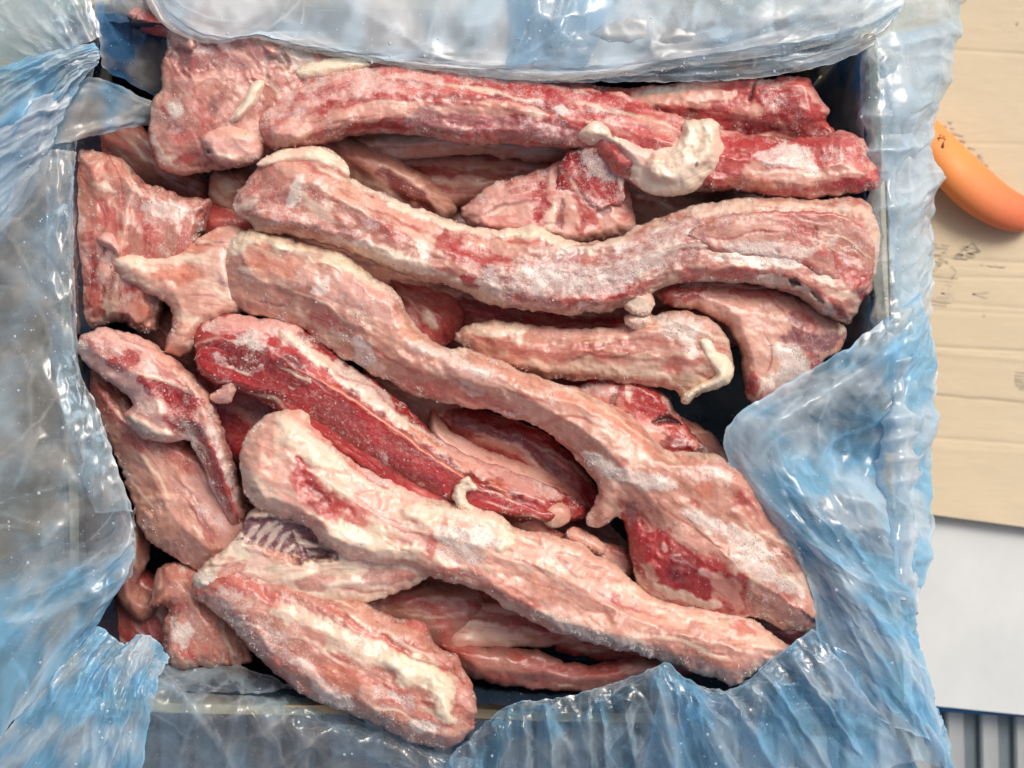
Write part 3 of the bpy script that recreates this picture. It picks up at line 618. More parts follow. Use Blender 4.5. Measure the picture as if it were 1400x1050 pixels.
# ---- middle long bone
p = bone('long_bone', 770, 330, -4, 'longest frosty bone arching through the middle from the upper left to the right wall', 'meaty bone')
flesh(p, 'meat', [(318, 290), (326, 262), (345, 240), (355, 222), (385, 205), (420, 200), (450, 205), (475, 222), (482, 245), (520, 262), (560, 280), (610, 298), (660, 312), (700, 312), (730, 305), (755, 320),
     (800, 330), (840, 324), (880, 304), (930, 286), (980, 275), (1040, 270), (1100, 272), (1150, 270), (1180, 270), (1198, 288), (1206, 315), (1205, 345), (1198, 375), (1190, 400), (1175, 418), (1160, 440), (1130, 430),
     (1080, 400), (1030, 388), (970, 385), (910, 392), (880, 410), (840, 424), (780, 430), (720, 424), (670, 416), (630, 398), (590, 385), (540, 372), (500, 352), (460, 338), (400, 322), (355, 318), (340, 305)],
     [(325, 275, 4), (420, 262, 6), (520, 310, 4), (640, 360, 2), (760, 380, 3), (880, 355, 4), (1000, 330, 4), (1110, 325, 2), (1200, 350, 0)], 17, 38, 'BP', ('R3', 'FT'), [
     ([(350, 230), (345, 260), (335, 285)], 14, 'R3', .5, 1), ([(330, 285), (350, 272)], 11, 'FT', .6, 1.5), ([(385, 225), (440, 250), (510, 280), (600, 310)], 15, 'SL', .75, 1),
     ([(412, 248), (400, 275), (395, 285)], 13, 'GY', .8, 1, .5), ([(425, 262), (440, 280)], 10, 'R2', .6, 0, 0), ([(380, 255), (370, 270)], 9, 'R3', .5), ([(370, 295), (440, 315), (500, 335)], 15, 'R3', .6, 0, .5),
     ([(480, 240), (560, 282), (640, 312), (700, 318)], 9, 'FT', .85, 2), ([(690, 318), (728, 312), (755, 322), (800, 334), (850, 326)], 12, 'CR', .8, 3.5), ([(500, 300), (560, 330)], 10, 'R3', .5, 0, .3),
     ([(480, 335), (560, 362), (640, 392), (700, 408)], 11, 'FT', .8, 1.5), ([(575, 330), (578, 348)], 14, 'GY', .8, .5, .8), ([(605, 332), (640, 347), (676, 354)], 20, 'CM', .75, 0, .1), ([(598, 346)], 6, 'PK', .9, 2),
     ([(636, 380), (654, 392)], 10, 'CM', .95), ([(685, 358), (700, 352)], 8, 'R2', .7), ([(590, 380), (605, 385)], 12, 'OR', .5), ([(640, 330), (720, 345)], 14, 'SL', .7, 1),
     ([(670, 385), (740, 390), (820, 380), (880, 350), (950, 320)], 34, 'MV', .45, 0, .5), ([(760, 355), (790, 348)], 14, 'MV', .7, -.8, .1), ([(730, 345), (800, 340), (860, 330), (900, 312)], 7, 'FR', .85, 2),
     ([(690, 405), (760, 415), (840, 405)], 8, 'R3', .6), ([(820, 405), (856, 394)], 14, 'CM', .9), ([(950, 300), (1030, 300), (1110, 305)], 28, 'BP', .85, 1, .2), ([(720, 370), (800, 372)], 16, 'MV', .6, 0, .3), ([(870, 330), (900, 320)], 10, 'R3', .5),
     ([(940, 290), (1040, 282), (1120, 290), (1190, 330)], 9, 'FT', .55, 1.5), ([(1150, 285), (1190, 300), (1200, 330)], 14, 'FT', .6, 2), ([(1165, 290), (1180, 305)], 9, 'R3', .6),
     ([(990, 345), (1060, 352), (1120, 350)], 18, 'GY', .5, 0, .7), ([(1112, 308), (1116, 335)], 6, 'R1', .5, -1), ([(1120, 345)], 9, 'R3', .7, 1.5), ([(960, 305), (965, 320)], 10, 'BP', .7, 2),
     ([(1140, 350), (1170, 380), (1180, 405)], 20, 'R3', .7, 0, .2), ([(1175, 410), (1190, 380)], 9, 'R2', .7), ([(1150, 400), (1175, 412)], 5, 'FT', .5),
     ([(930, 378), (1000, 372), (1070, 385), (1120, 405), (1150, 428)], 10, 'R3', .8, -2), ([(1040, 380), (1090, 392), (1140, 425)], 8, 'FT', .8, 1), ([(1080, 384), (1092, 390)], 6, 'DK', .9, -5, 0, .8), ([(1110, 400), (1125, 412)], 6, 'BP', .9, -4, 0, .8)],
     frost=.38, ice=2200, lump=.9, ridge=1.3, rim=('FT', 6, .5))
flesh(p, 'cut_face', [(940, 322), (975, 300), (1030, 290), (1090, 288), (1140, 292), (1176, 306), (1196, 340), (1192, 378), (1174, 404), (1140, 386), (1090, 362), (1030, 350), (975, 346)],
     [(950, 325, 18), (1050, 320, 18), (1130, 335, 17), (1185, 365, 13)], 3, 6, 'BP', ('R3', 'PK'), [
     ([(1010, 318), (1060, 315)], 26, 'SL', .5, .6), ([(990, 338), (1060, 342), (1110, 345)], 12, 'FR', .6, 0, .7), ([(1114, 308), (1118, 336)], 5, 'R1', .6, -1), ([(1122, 346)], 9, 'R3', .8, 1.5), ([(1062, 342)], 4, 'DK', .8, -1), ([(1150, 350), (1176, 384)], 18, 'R2', .6), ([(1140, 330)], 8, 'GY', .6, .8), ([(960, 318), (968, 330)], 10, 'MV', .6)],
     frost=.3, ice=500, lump=1.0, ridge=.3, edge=2.5, res=1.6)
flesh(p, 'cartilage_groove', [(930, 382), (980, 376), (1030, 382), (1080, 390), (1120, 400), (1150, 420), (1166, 438), (1158, 446), (1120, 432), (1070, 412), (1010, 402), (960, 398), (925, 396)],
     [(930, 388, -14), (1040, 394, -14), (1160, 440, -16)], 6, 12, 'SL', ('FT', 'R2'), [([(1080, 400), (1094, 405)], 8, 'DK', .85, -4, 0, .6), ([(1110, 410), (1130, 420)], 8, 'R2', .8, -3), ([(960, 388), (1040, 390)], 5, 'R2', .6)], frost=.1, edge=2)
for o_, z_ in (([(876, 380), (888, 372), (900, 380), (902, 394), (892, 402), (880, 398)], 6), ([(850, 404), (860, 392), (876, 396), (890, 404), (894, 418), (886, 432), (868, 430), (852, 420)], 8), ([(852, 436), (862, 428), (882, 430), (890, 438), (884, 448), (868, 452), (856, 446)], 4)):
    flesh(p, 'fat_nub', o_, [(o_[0][0], o_[0][1], z_), (o_[3][0], o_[3][1]+6, z_)], 6, 9, 'FT', ('PK', 'SL'), [([o_[2]], 7, 'R3', .5)], edge=2.6, frost=.2, ice=50, lump=1.5, res=1.5)
flesh(p, 'fat_cap', [(350, 226), (372, 210), (410, 200), (440, 203), (462, 212), (476, 226), (478, 242), (455, 238), (430, 228), (400, 226), (372, 232)],
     [(360, 224, 10), (420, 212, 12), (474, 236, 10)], 5, 11, 'FT', ('CR', 'SL'), [([(420, 212), (455, 222)], 12, 'CR', .7, 1)], edge=1.6, frost=.12, ice=60)

# ---- far left piece
p = bone('meaty_bone', 170, 320, -26, 'ragged pink bone with a thin pale ridge standing against the left plastic wall')
flesh(p, 'meat', [(108, 205), (135, 208), (165, 218), (185, 238), (196, 250), (225, 258), (260, 272), (286, 268), (284, 290), (275, 320), (262, 350), (225, 372), (215, 400), (218, 430), (205, 455),
     (180, 450), (160, 440), (130, 452), (100, 450), (94, 380), (92, 290), (96, 230)],
     [(130, 215, -16), (160, 300, -14), (150, 380, -18), (140, 450, -24)], 14, 30, 'BP', ('R3', 'PK'), [
     ([(115, 215), (150, 230), (175, 250)], 17, 'BN', .7, 2), ([(130, 250), (155, 262)], 8, 'FT', .5, 1), ([(185, 250), (172, 300), (165, 345)], 6, 'SL', .85, 3), ([(140, 280), (155, 310)], 16, 'R3', .6, -2),
     ([(100, 280), (110, 340), (120, 380)], 13, 'PK', .6, 1, .2), ([(150, 335), (160, 360), (140, 385)], 10, 'SL', .7, 2.5), ([(130, 350), (125, 390), (135, 430)], 12, 'R2', .6), ([(140, 395), (148, 440)], 5, 'R1', .8, -2),
     ([(210, 285), (250, 290)], 20, 'PK', .6, 0, .6), ([(230, 300)], 6, 'R2', .6), ([(200, 300), (215, 330)], 14, 'R3', .6, 0, .3), ([(185, 400), (205, 430)], 15, 'OR', .7, 1), ([(170, 400), (190, 390)], 9, 'R2', .7),
     ([(160, 380), (150, 420), (165, 445)], 9, 'FT', .5, 1)], frost=.4, ice=900, lump=1.3, edge=4)
flesh(p, 'fat_curl', [(132, 326), (142, 318), (155, 320), (162, 332), (166, 346), (160, 350), (150, 340), (138, 336)], [(135, 326, 0), (162, 345, 0)], 4, 7, 'PK', ('FT', 'SL'), [], edge=1.2, frost=.1)

# ---- lower left pink piece
p = bone('meaty_bone', 240, 700, -34, 'smooth salmon pink rounded joint in the lower left behind the red bone')
flesh(p, 'meat', [(118, 500), (150, 520), (190, 560), (250, 600), (300, 640), (335, 690), (350, 730), (320, 770), (290, 788), (262, 775), (232, 760), (205, 740), (188, 712), (178, 680), (165, 640), (140, 590), (118, 545)],
     [(130, 520, -24), (200, 620, -24), (270, 720, -22), (300, 780, -24)], 16, 36, 'BN', ('BP', 'PK'), [
     ([(190, 690), (215, 678), (240, 682), (265, 690)], 6, 'SL', .8, 2), ([(215, 720), (250, 730)], 30, 'BN', .7, 2), ([(170, 640), (230, 645)], 20, 'SL', .6), ([(170, 600), (230, 615), (270, 640)], 16, 'R3', .5), ([(130, 530), (160, 580)], 16, 'R3', .6),
     ([(280, 720), (290, 740)], 8, 'R2', .4), ([(270, 690), (310, 720)], 12, 'PK', .6, 0, .4)], frost=.22, ice=500, lump=.7)

# ---- small lower left ends
p = bone('meaty_bone', 280, 850, -30, 'stubby rounded frosty meat end at the lower left, resting on the plastic')
flesh(p, 'meat', [(218, 775), (250, 770), (285, 790), (310, 830), (338, 880), (342, 905), (310, 912), (275, 915), (240, 912), (222, 895), (222, 860), (230, 830), (205, 830), (208, 808)],
     [(240, 785, -28), (270, 850, -24), (300, 905, -26)], 14, 30, 'BP', ('R3', 'BN'), [([(243, 832)], 10, 'R2', .7), ([(240, 850), (255, 880)], 12, 'FR', .5, 0, .6), ([(270, 830), (300, 880)], 20, 'BN', .6, 1),
     ([(230, 905), (310, 910)], 7, 'SL', .7, 1), ([(215, 785), (212, 800), (206, 822)], 6, 'SL', .7, 2), ([(225, 810), (222, 840)], 10, 'OR', .5)], frost=.35, ice=500, edge=3.5)

# ---- left red bone
p = bone('meaty_bone', 220, 560, -10, 'knobbly bone at the left with bright blood red patches, tapering down to the right')
flesh(p, 'meat', [(105, 470), (115, 455), (145, 448), (175, 455), (200, 462), (222, 480), (250, 502), (275, 528), (290, 548), (300, 580), (315, 625), (332, 680), (336, 708), (318, 718), (298, 690), (284, 655),
     (268, 620), (258, 600), (235, 606), (210, 602), (190, 598), (176, 582), (170, 566), (182, 552), (172, 540), (150, 522), (135, 510), (115, 496)],
     [(115, 475, 0), (190, 520, 2), (260, 580, 2), (300, 650, -2), (326, 712, -6)], 13, 28, 'PK', ('R3', 'SL'), [
     ([(118, 472), (160, 480)], 14, 'R3', .6, 0, .5), ([(158, 494), (184, 488)], 19, 'CM', .9, 0, 0), ([(205, 470), (250, 510), (280, 545)], 9, 'SL', .8, 2.5), ([(195, 520), (235, 537), (268, 552)], 18, 'CM', .92, 0, 0, .35),
     ([(235, 562), (262, 585)], 22, 'CM', .88, 0, .1, .4), ([(245, 540), (265, 560)], 12, 'R1', .6), ([(188, 510), (225, 520), (270, 538)], 3, 'FT', .7, 1), ([(180, 572), (200, 588), (235, 595)], 9, 'FT', .8, 3),
     ([(190, 560), (215, 560)], 14, 'BP', .7, 1, .5), ([(272, 600), (290, 640), (315, 695)], 17, 'CM', .92, -1, .1, .35), ([(262, 605), (280, 645), (300, 690)], 4, 'FT', .7, 1), ([(285, 580), (310, 640), (325, 680)], 9, 'PU', .4, 0, .6)],
     frost=.4, ice=900, lump=1.2)

# ---- left wing bone
p = bone('wing_bone', 240, 390, -14, 'smooth cream and orange winged bone at the left, just above the dark hole')
flesh(p, 'meat', [(154, 362), (158, 350), (172, 344), (205, 348), (240, 346), (262, 330), (290, 315), (322, 308), (345, 330), (345, 390), (330, 425), (300, 440), (275, 452), (262, 480), (240, 486), (224, 480), (226, 460), (236, 440),
     (232, 420), (214, 408), (195, 396), (170, 382)],
     [(160, 358, -4), (230, 375, -4), (290, 390, -4), (335, 400, -6)], 11, 30, 'SL', ('BN', 'FT'), [
     ([(165, 356), (185, 362)], 18, 'FT', .7, 2), ([(210, 378), (270, 375)], 14, 'OR', .75, -1.5), ([(190, 352), (250, 356), (300, 345)], 8, 'FT', .6, 2), ([(240, 400), (275, 405)], 12, 'BN', .7), ([(260, 335), (310, 322)], 13, 'OR', .7, 0),
     ([(310, 380), (300, 345), (320, 320)], 12, 'PK', .7, 2, .2), ([(240, 440), (250, 470)], 16, 'BN', .7, 1), ([(320, 395)], 14, 'FT', .5)], frost=.15, ice=250, lump=.9)

# ---- diagonal long bone
p = bone('long_bone', 700, 570, 0, 'thick diagonal bone widening toward the lower right into a blood red and white frosted joint', 'meaty bone')
flesh(p, 'meat', [(305, 352), (318, 325), (345, 313), (375, 318), (420, 332), (465, 345), (490, 362), (520, 385), (545, 402), (558, 430), (582, 458), (610, 474), (650, 480), (690, 496), (735, 515), (790, 532), (840, 556),
     (880, 582), (910, 614), (960, 618), (1000, 630), (1035, 660), (1060, 700), (1085, 740), (1110, 790), (1125, 840), (1112, 862), (1075, 862), (1040, 848), (980, 838), (925, 828), (890, 815), (868, 788), (858, 740),
     (848, 705), (820, 720), (800, 715), (810, 690), (815, 665), (792, 630), (765, 605), (735, 585), (700, 572), (660, 560), (610, 552), (565, 540), (530, 522), (490, 500), (450, 480), (420, 455), (380, 440), (340, 430), (312, 410), (302, 380)],
     [(315, 365, 0), (420, 400, 2), (520, 455, 5), (640, 520, 6), (760, 570, 6), (860, 640, 6), (960, 730, 4), (1090, 830, -2)], 18, 40, 'BN', ('BP', 'FT'), [
     ([(312, 345), (335, 325), (370, 325), (400, 340), (440, 350), (480, 362), (520, 392)], 10, 'CR', .85, 2.5), ([(385, 345), (440, 352)], 5, 'MV', .5, -1), ([(345, 360), (390, 370)], 22, 'OR', .5), ([(360, 400), (440, 410)], 22, 'BN', .6),
     ([(400, 405), (450, 425), (480, 445)], 28, 'BP', .8, -1, 0), ([(430, 430), (470, 452)], 14, 'R3', .6), ([(530, 510), (620, 530), (700, 560)], 16, 'BP', .8, -1), ([(420, 380), (480, 400), (540, 440)], 24, 'PK', .6, 1, .15), ([(430, 400), (450, 380)], 10, 'FR', .5, 0, .7), ([(490, 465), (500, 485), (490, 500)], 16, 'FR', .6, .5, .9),
     ([(510, 440), (580, 480), (650, 520), (690, 545)], 13, 'SL', .7, 2), ([(560, 470), (620, 490), (660, 510)], 9, 'FR', .6, .8, .55), ([(540, 520), (640, 545), (720, 575)], 13, 'R3', .5, -1), ([(600, 500), (650, 505), (690, 520)], 11, 'PK', .8, 1, .3),
     ([(630, 525), (660, 535)], 12, 'GY', .6, 0, .5), ([(720, 545), (800, 575), (870, 610)], 34, 'SL', .8, 1.5), ([(760, 540), (830, 570), (890, 610)], 12, 'OR', .45, 0), ([(740, 590), (790, 605), (830, 640)], 24, 'BN', .75, 1),
     ([(735, 582), (780, 570), (830, 590)], 3, 'R3', .5, -1), ([(800, 620), (830, 640), (870, 655), (920, 665)], 11, 'FR', .85, 1.5, .9), ([(855, 633)], 8, 'R3', .4, -.5), ([(815, 650), (830, 700)], 24, 'SL', .6, 1), ([(930, 640), (980, 635)], 14, 'BP', .6),
     ([(940, 645), (990, 650)], 16, 'PK', .6, 0, .4), ([(965, 668)], 13, 'OR', .8, 0, -.3, .3), ([(945, 685), (955, 690)], 9, 'R2', .6, 0, .3), ([(1010, 680), (1030, 700)], 16, 'R2', .5, -1),
     ([(862, 690), (868, 720), (872, 745)], 12, 'PU', .8, 1), ([(852, 700), (862, 750), (880, 790)], 6, 'CM', .95, 1), ([(880, 740), (900, 730)], 12, 'R3', .7), ([(872, 738), (905, 756), (955, 792), (1000, 818)], 56, 'CM', .95, 0, -.3, .5), ([(925, 766), (948, 786)], 22, 'R1', .7, 0, -.2), ([(930, 735), (960, 745)], 16, 'R3', .5),
     ([(906, 746), (908, 752)], 8, 'PK', .9, 1), ([(960, 782), (975, 786)], 11, 'PK', .85, 1), ([(930, 730), (980, 745), (1010, 770)], 20, 'SL', .75, 1), ([(895, 800), (940, 818), (980, 828)], 8, 'FT', .7, 1.5), ([(1010, 700), (1035, 715)], 18, 'BN', .7, 2),
     ([(940, 700), (1000, 730), (1050, 760)], 13, 'FR', .8, .5, .8), ([(1000, 760), (1060, 790), (1095, 810)], 10, 'FR', .7, .5, .7), ([(1040, 750), (1090, 780)], 14, 'BP', .8), ([(1030, 815), (1100, 838)], 30, 'BP', .9, 0, .1), ([(1050, 700), (1080, 760)], 16, 'BP', .7), ([(980, 790), (1010, 830)], 18, 'SL', .6)],
     frost=.25, ice=3000, lump=1.0, ridge=1.3, rim=('FT', 6, .4))

# ---- red faced long bone
p = bone('long_bone', 500, 560, -4, 'long bone with a smooth dark crimson cut face edged in cream, left of centre', 'meaty bone')
flesh(p, 'meat', [(266, 480), (264, 460), (282, 440), (310, 430), (345, 432), (380, 436), (410, 446), (440, 468), (480, 500), (520, 525), (560, 560), (600, 600), (650, 625), (690, 640), (730, 655), (770, 672), (800, 690), (800, 706),
     (760, 712), (700, 715), (640, 712), (590, 706), (540, 680), (480, 640), (430, 605), (390, 575), (350, 545), (310, 530), (285, 522), (270, 505)],
     [(275, 475, 2), (350, 480, 4), (440, 530, 2), (540, 600, 0), (650, 660, -4), (790, 700, -10)], 14, 30, 'R2', ('R3', 'R1'), [
     ([(280, 448), (330, 442), (380, 448), (420, 468)], 13, 'PK', .8, 2.5, .3), ([(330, 465), (360, 468)], 17, 'FR', .5, 0, .7), ([(385, 455), (430, 486), (480, 522), (530, 562), (600, 612), (660, 650)], 9, 'FT', .8, 1.2), ([(410, 455), (450, 482), (480, 505)], 4, 'R1', .8),
     ([(460, 500), (500, 530), (540, 565)], 11, 'GY', .7, .5, .2), ([(280, 482), (340, 492), (390, 512)], 24, 'R1', .9, -1, .25, .35), ([(370, 500), (450, 548), (510, 588), (570, 625), (640, 665), (720, 695)], 22, 'R1', 1.0, 1.5, -.6, .25),
     ([(560, 585), (620, 625), (680, 660), (700, 690)], 6, 'OR', .7, 1.5), ([(380, 540), (440, 585), (520, 640), (600, 690)], 14, 'R3', .6, 0, -.1), ([(400, 560), (470, 610), (540, 660)], 8, 'R2', .8), ([(440, 575), (500, 610)], 3, 'SL', .7, 1),
     ([(480, 630), (560, 670)], 6, 'R2', .9), ([(600, 600), (680, 645), (760, 680)], 15, 'PK', .7, 1, .2), ([(700, 700), (780, 700)], 10, 'R3', .6)],
     frost=.2, ice=900, lump=.6, ridge=.9)
flesh(p, 'cut_face', [(268, 480), (296, 474), (345, 484), (396, 494), (446, 520), (498, 554), (556, 594), (608, 632), (662, 664), (722, 690), (762, 700), (756, 713), (690, 704), (638, 694), (588, 672), (538, 644), (480, 608), (430, 574), (382, 546), (330, 532), (292, 520), (270, 504)],
     [(275, 490, 13), (400, 520, 15), (520, 610, 13), (650, 680, 9), (755, 705, 2)], 4, 5, 'CM', ('R1', 'R2'), [
     ([(300, 490), (350, 500)], 16, 'FR', .5, 0, .5), ([(400, 498), (450, 526), (510, 566), (570, 608), (640, 654)], 3.5, 'OR', .8, .4), ([(430, 556), (520, 622), (600, 670)], 9, 'R1', .7), ([(330, 500), (420, 540), (500, 590)], 16, 'R1', .5)],
     frost=.12, ice=160, lump=.25, ridge=.2, edge=2, rim=('R3', 3.5, .5), res=1.6)
flesh(p, 'meat_shred', [(318, 502), (326, 494), (338, 498), (334, 512), (326, 524), (320, 540), (316, 552), (302, 552), (288, 546), (286, 538), (300, 532), (310, 522)],
     [(330, 500, 12), (318, 530, 12), (292, 545, 8)], 4, 7, 'PK', ('FT', 'SL'), [], edge=3, frost=.3, ice=60, res=1.4, lump=1.6)

# ---- lumps near the centre
p = bone('small_meat_scraps', 770, 715, -8, 'cluster of small pale round meat nubs wedged below the diagonal bone', 'meat scraps')
flesh(p, 'round_nub', [(738, 698), (748, 688), (765, 686), (778, 694), (780, 710), (770, 720), (752, 722), (740, 712)], [(745, 700, 0), (775, 708, 0)], 5, 13, 'SL', ('FT', 'BN'), [], edge=1.2, frost=.1, ice=20, lump=.3)
flesh(p, 'long_nub', [(772, 728), (784, 720), (805, 728), (822, 740), (830, 752), (822, 760), (800, 752), (778, 744)], [(776, 728, -2), (826, 755, -2)], 6, 12, 'SL', ('BN', 'R3'), [], edge=1.6, frost=.25, ice=60, lump=.5)
flesh(p, 'ragged_scrap', [(690, 700), (720, 690), (745, 700), (760, 722), (800, 740), (850, 745), (870, 780), (850, 800), (800, 780), (740, 750), (700, 730)], [(700, 710, -12), (780, 745, -12), (860, 785, -12)], 8, 18, 'BN', ('R3', 'SL'), [], edge=3, frost=.2, ice=100)

# ---- lower front bone
p = bone('short_bone', 470, 900, 2, 'stout frosty bone at the bottom with a cream fat seam, overhanging the carton edge')
flesh(p, 'meat', [(262, 800), (270, 778), (290, 760), (330, 752), (380, 770), (440, 800), (490, 820), (540, 845), (575, 850), (588, 862), (600, 888), (622, 892), (628, 905), (640, 925), (652, 955), (650, 985), (640, 1005),
     (615, 1024), (580, 1020), (540, 1005), (500, 985), (460, 970), (425, 955), (392, 932), (365, 912), (340, 885), (315, 855), (290, 835), (270, 820)],
     [(280, 790, -4), (360, 840, 2), (450, 890, 6), (540, 940, 8), (630, 985, 8)], 18, 42, 'BP', ('R3', 'BN'), [
     ([(380, 830), (430, 860), (490, 885), (540, 905)], 20, 'FT', .8, 1.5), ([(400, 860), (440, 878)], 14, 'R3', .6, 0, 0), ([(530, 905), (560, 915), (600, 935), (610, 965)], 20, 'CR', .85, 3), ([(600, 975), (620, 985)], 10, 'CR', .8, 2),
     ([(300, 810), (350, 860), (400, 905)], 22, 'BP', .8, 0, .3), ([(300, 800), (360, 850), (430, 905), (520, 960)], 14, 'BP', .6), ([(400, 905), (420, 915), (450, 950), (480, 965)], 11, 'FR', .8, 1, .5), ([(380, 925), (420, 945)], 12, 'OR', .4), ([(450, 920), (500, 935)], 17, 'OR', .5, 1, 0), ([(500, 940), (530, 950)], 13, 'SL', .7, 0, .4),
     ([(540, 950), (565, 965)], 12, 'MV', .6, -1, .4), ([(500, 965), (570, 990), (610, 1005)], 14, 'BP', .8, 0, .2), ([(570, 990), (590, 1000)], 16, 'FR', .6, 0, .6), ([(615, 1000), (640, 990)], 13, 'SL', .7, 1), ([(480, 845), (540, 865), (580, 880)], 17, 'BN', .8, 2),
     ([(450, 830), (500, 860), (560, 895)], 6, 'R3', .6, -2), ([(590, 895), (620, 910)], 11, 'PK', .7, 2), ([(300, 790), (380, 820)], 14, 'R3', .6), ([(620, 930), (645, 970)], 9, 'PK', .7, 1)],
     frost=.35, ice=1600, lump=1.1, edge=3.5)

# ---- big lower bone
p = bone('long_bone', 600, 740, 6, 'big pale knuckled bone across the lower middle with a blood stained fatty end', 'meaty bone')
flesh(p, 'lower_plate', [(264, 800), (270, 782), (295, 758), (322, 732), (340, 700), (380, 690), (440, 700), (520, 730), (580, 760), (590, 785), (570, 800), (540, 812), (510, 822), (470, 826), (440, 832), (410, 824), (370, 820), (320, 822), (285, 822)],
     [(275, 800, 2), (380, 780, 6), (480, 790, 6), (580, 790, 6)], 9, 22, 'FT', ('PK', 'SL'), [
     ([(345, 720), (400, 735), (440, 750)], 30, 'PU', 1.0, -6, -.1, .4), ([(415, 742), (458, 758)], 17, 'DK', .85, -3, -.1), ([(335, 738), (352, 718)], 4, 'GY', .95, 1.6), ([(346, 744), (368, 716)], 4, 'GY', .95, 1.6), ([(360, 748), (384, 720)], 4.5, 'GY', .95, 1.6), ([(376, 750), (396, 730)], 4, 'GY', .95, 1.6), ([(402, 728), (412, 742), (432, 746)], 5, 'GY', .95, 2), ([(386, 756), (402, 748)], 4, 'GY', .9, 1.5), ([(366, 728), (378, 712)], 3.5, 'GY', .9, 1.5), ([(436, 738), (448, 750)], 4, 'GY', .9, 1.5), ([(300, 790), (330, 775)], 16, 'R3', .6), ([(320, 785), (360, 800)], 10, 'R3', .6, -1), ([(340, 750), (400, 765)], 8, 'SL', .8, 2),
     ([(410, 800), (450, 795)], 14, 'R2', .55, -1.5), ([(275, 795), (320, 810), (400, 815), (500, 815)], 7, 'FT', .8, 2), ([(500, 790), (560, 785)], 12, 'R2', .6), ([(275, 785), (290, 800)], 8, 'FR', .7, 1, .8), ([(440, 800), (530, 795)], 6, 'FR', .6, 1.5)],
     frost=.3, ice=700, edge=3.5, lump=.9)
flesh(p, 'meat', [(328, 620), (338, 592), (362, 568), (392, 558), (420, 562), (432, 585), (460, 612), (500, 640), (545, 664), (590, 682), (640, 690), (680, 702), (705, 722), (740, 728), (790, 744), (840, 772), (880, 806), (920, 822), (980, 832), (1030, 848),
     (1066, 872), (1082, 888), (1040, 915), (1005, 938), (985, 932), (930, 912), (870, 895), (810, 880), (750, 862), (700, 835), (650, 806), (600, 792), (560, 776), (500, 770), (450, 752), (420, 722), (380, 705), (345, 690), (330, 660)],
     [(345, 620, 14), (430, 660, 14), (540, 720, 12), (650, 750, 12), (760, 800, 8), (880, 855, 4), (1040, 895, -2)], 16, 38, 'SL', ('PK', 'FT'), [
     ([(350, 610), (375, 600)], 24, 'SL', .9, 2), ([(380, 575), (420, 610), (470, 640)], 22, 'FT', .8, 3), ([(380, 640), (430, 680)], 16, 'PK', .7, 1), ([(408, 632), (422, 662), (450, 685), (480, 700)], 13, 'CM', .95, -1.5, -.4, .6), ([(400, 650), (430, 690)], 10, 'R3', .6), ([(425, 690), (455, 702)], 12, 'R2', .8), ([(420, 660), (450, 690)], 6, 'R1', .7, -1),
     ([(440, 700), (490, 706), (470, 685)], 13, 'R3', .7), ([(440, 600), (490, 640), (540, 665)], 6, 'R3', .5), ([(500, 650), (530, 668)], 5, 'R2', .7, -1.5), ([(490, 640), (560, 672), (610, 690)], 9, 'FR', .6, 1.5, .3), ([(560, 700), (620, 700)], 22, 'FT', .7, 3),
     ([(460, 730), (520, 740), (560, 755)], 26, 'CR', .65, 2), ([(480, 745), (500, 742)], 9, 'FR', .6, 1, .6), ([(530, 735), (560, 745)], 7, 'R2', .6, -2), ([(590, 725), (588, 760)], 9, 'R3', .7), ([(600, 730), (650, 735), (680, 745)], 18, 'GY', .7, 2, .65),
     ([(605, 755), (660, 765)], 14, 'MV', .5, 0, .6), ([(690, 712), (695, 735), (685, 750)], 10, 'CR', .9, 3), ([(640, 700), (680, 715)], 14, 'FT', .6, 1), ([(600, 780), (660, 785)], 8, 'R3', .5), ([(705, 745), (705, 775)], 14, 'SL', .8, 1),
     ([(720, 730), (790, 750), (850, 790)], 12, 'SL', .8, 2.5), ([(735, 755), (760, 765)], 12, 'FR', .6, 0, .3), ([(765, 765), (775, 775)], 9, 'PU', .5), ([(730, 790), (760, 815)], 16, 'OR', .5, 1), ([(815, 805), (830, 812)], 15, 'GY', .7, 1, .2), ([(840, 818)], 8, 'R2', .7),
     ([(860, 820), (870, 830)], 9, 'PU', .4), ([(740, 840), (820, 872), (900, 900)], 10, 'GY', .5, .5, .4), ([(780, 825), (860, 855), (940, 870)], 16, 'BN', .6), ([(930, 865), (940, 868)], 7, 'FT', .8, 1), ([(900, 872), (960, 890), (1020, 915)], 32, 'BP', .85, 0, .15), ([(760, 800), (860, 845)], 14, 'BP', .5),
     ([(1020, 870), (1060, 885)], 14, 'FT', .55, 1), ([(1000, 855), (1030, 865)], 12, 'R3', .6), ([(650, 790), (740, 830)], 10, 'R3', .4)],
     frost=.22, ice=2600, lump=1.2, ridge=1.3, rim=('FT', 5, .4))
flesh(p, 'fat_tag', [(622, 690), (620, 668), (628, 656), (640, 652), (652, 664), (648, 672), (638, 672), (638, 686), (650, 698), (640, 704)], [(636, 700, 16), (628, 678, 18), (642, 660, 20)], 4, 6, 'FT', ('CR', 'SL'), [([(640, 660)], 5, 'SL', .6, 1)], edge=3.2, frost=.2, ice=40, res=1.2, lump=2)
print('meat tris', TRIS[0])
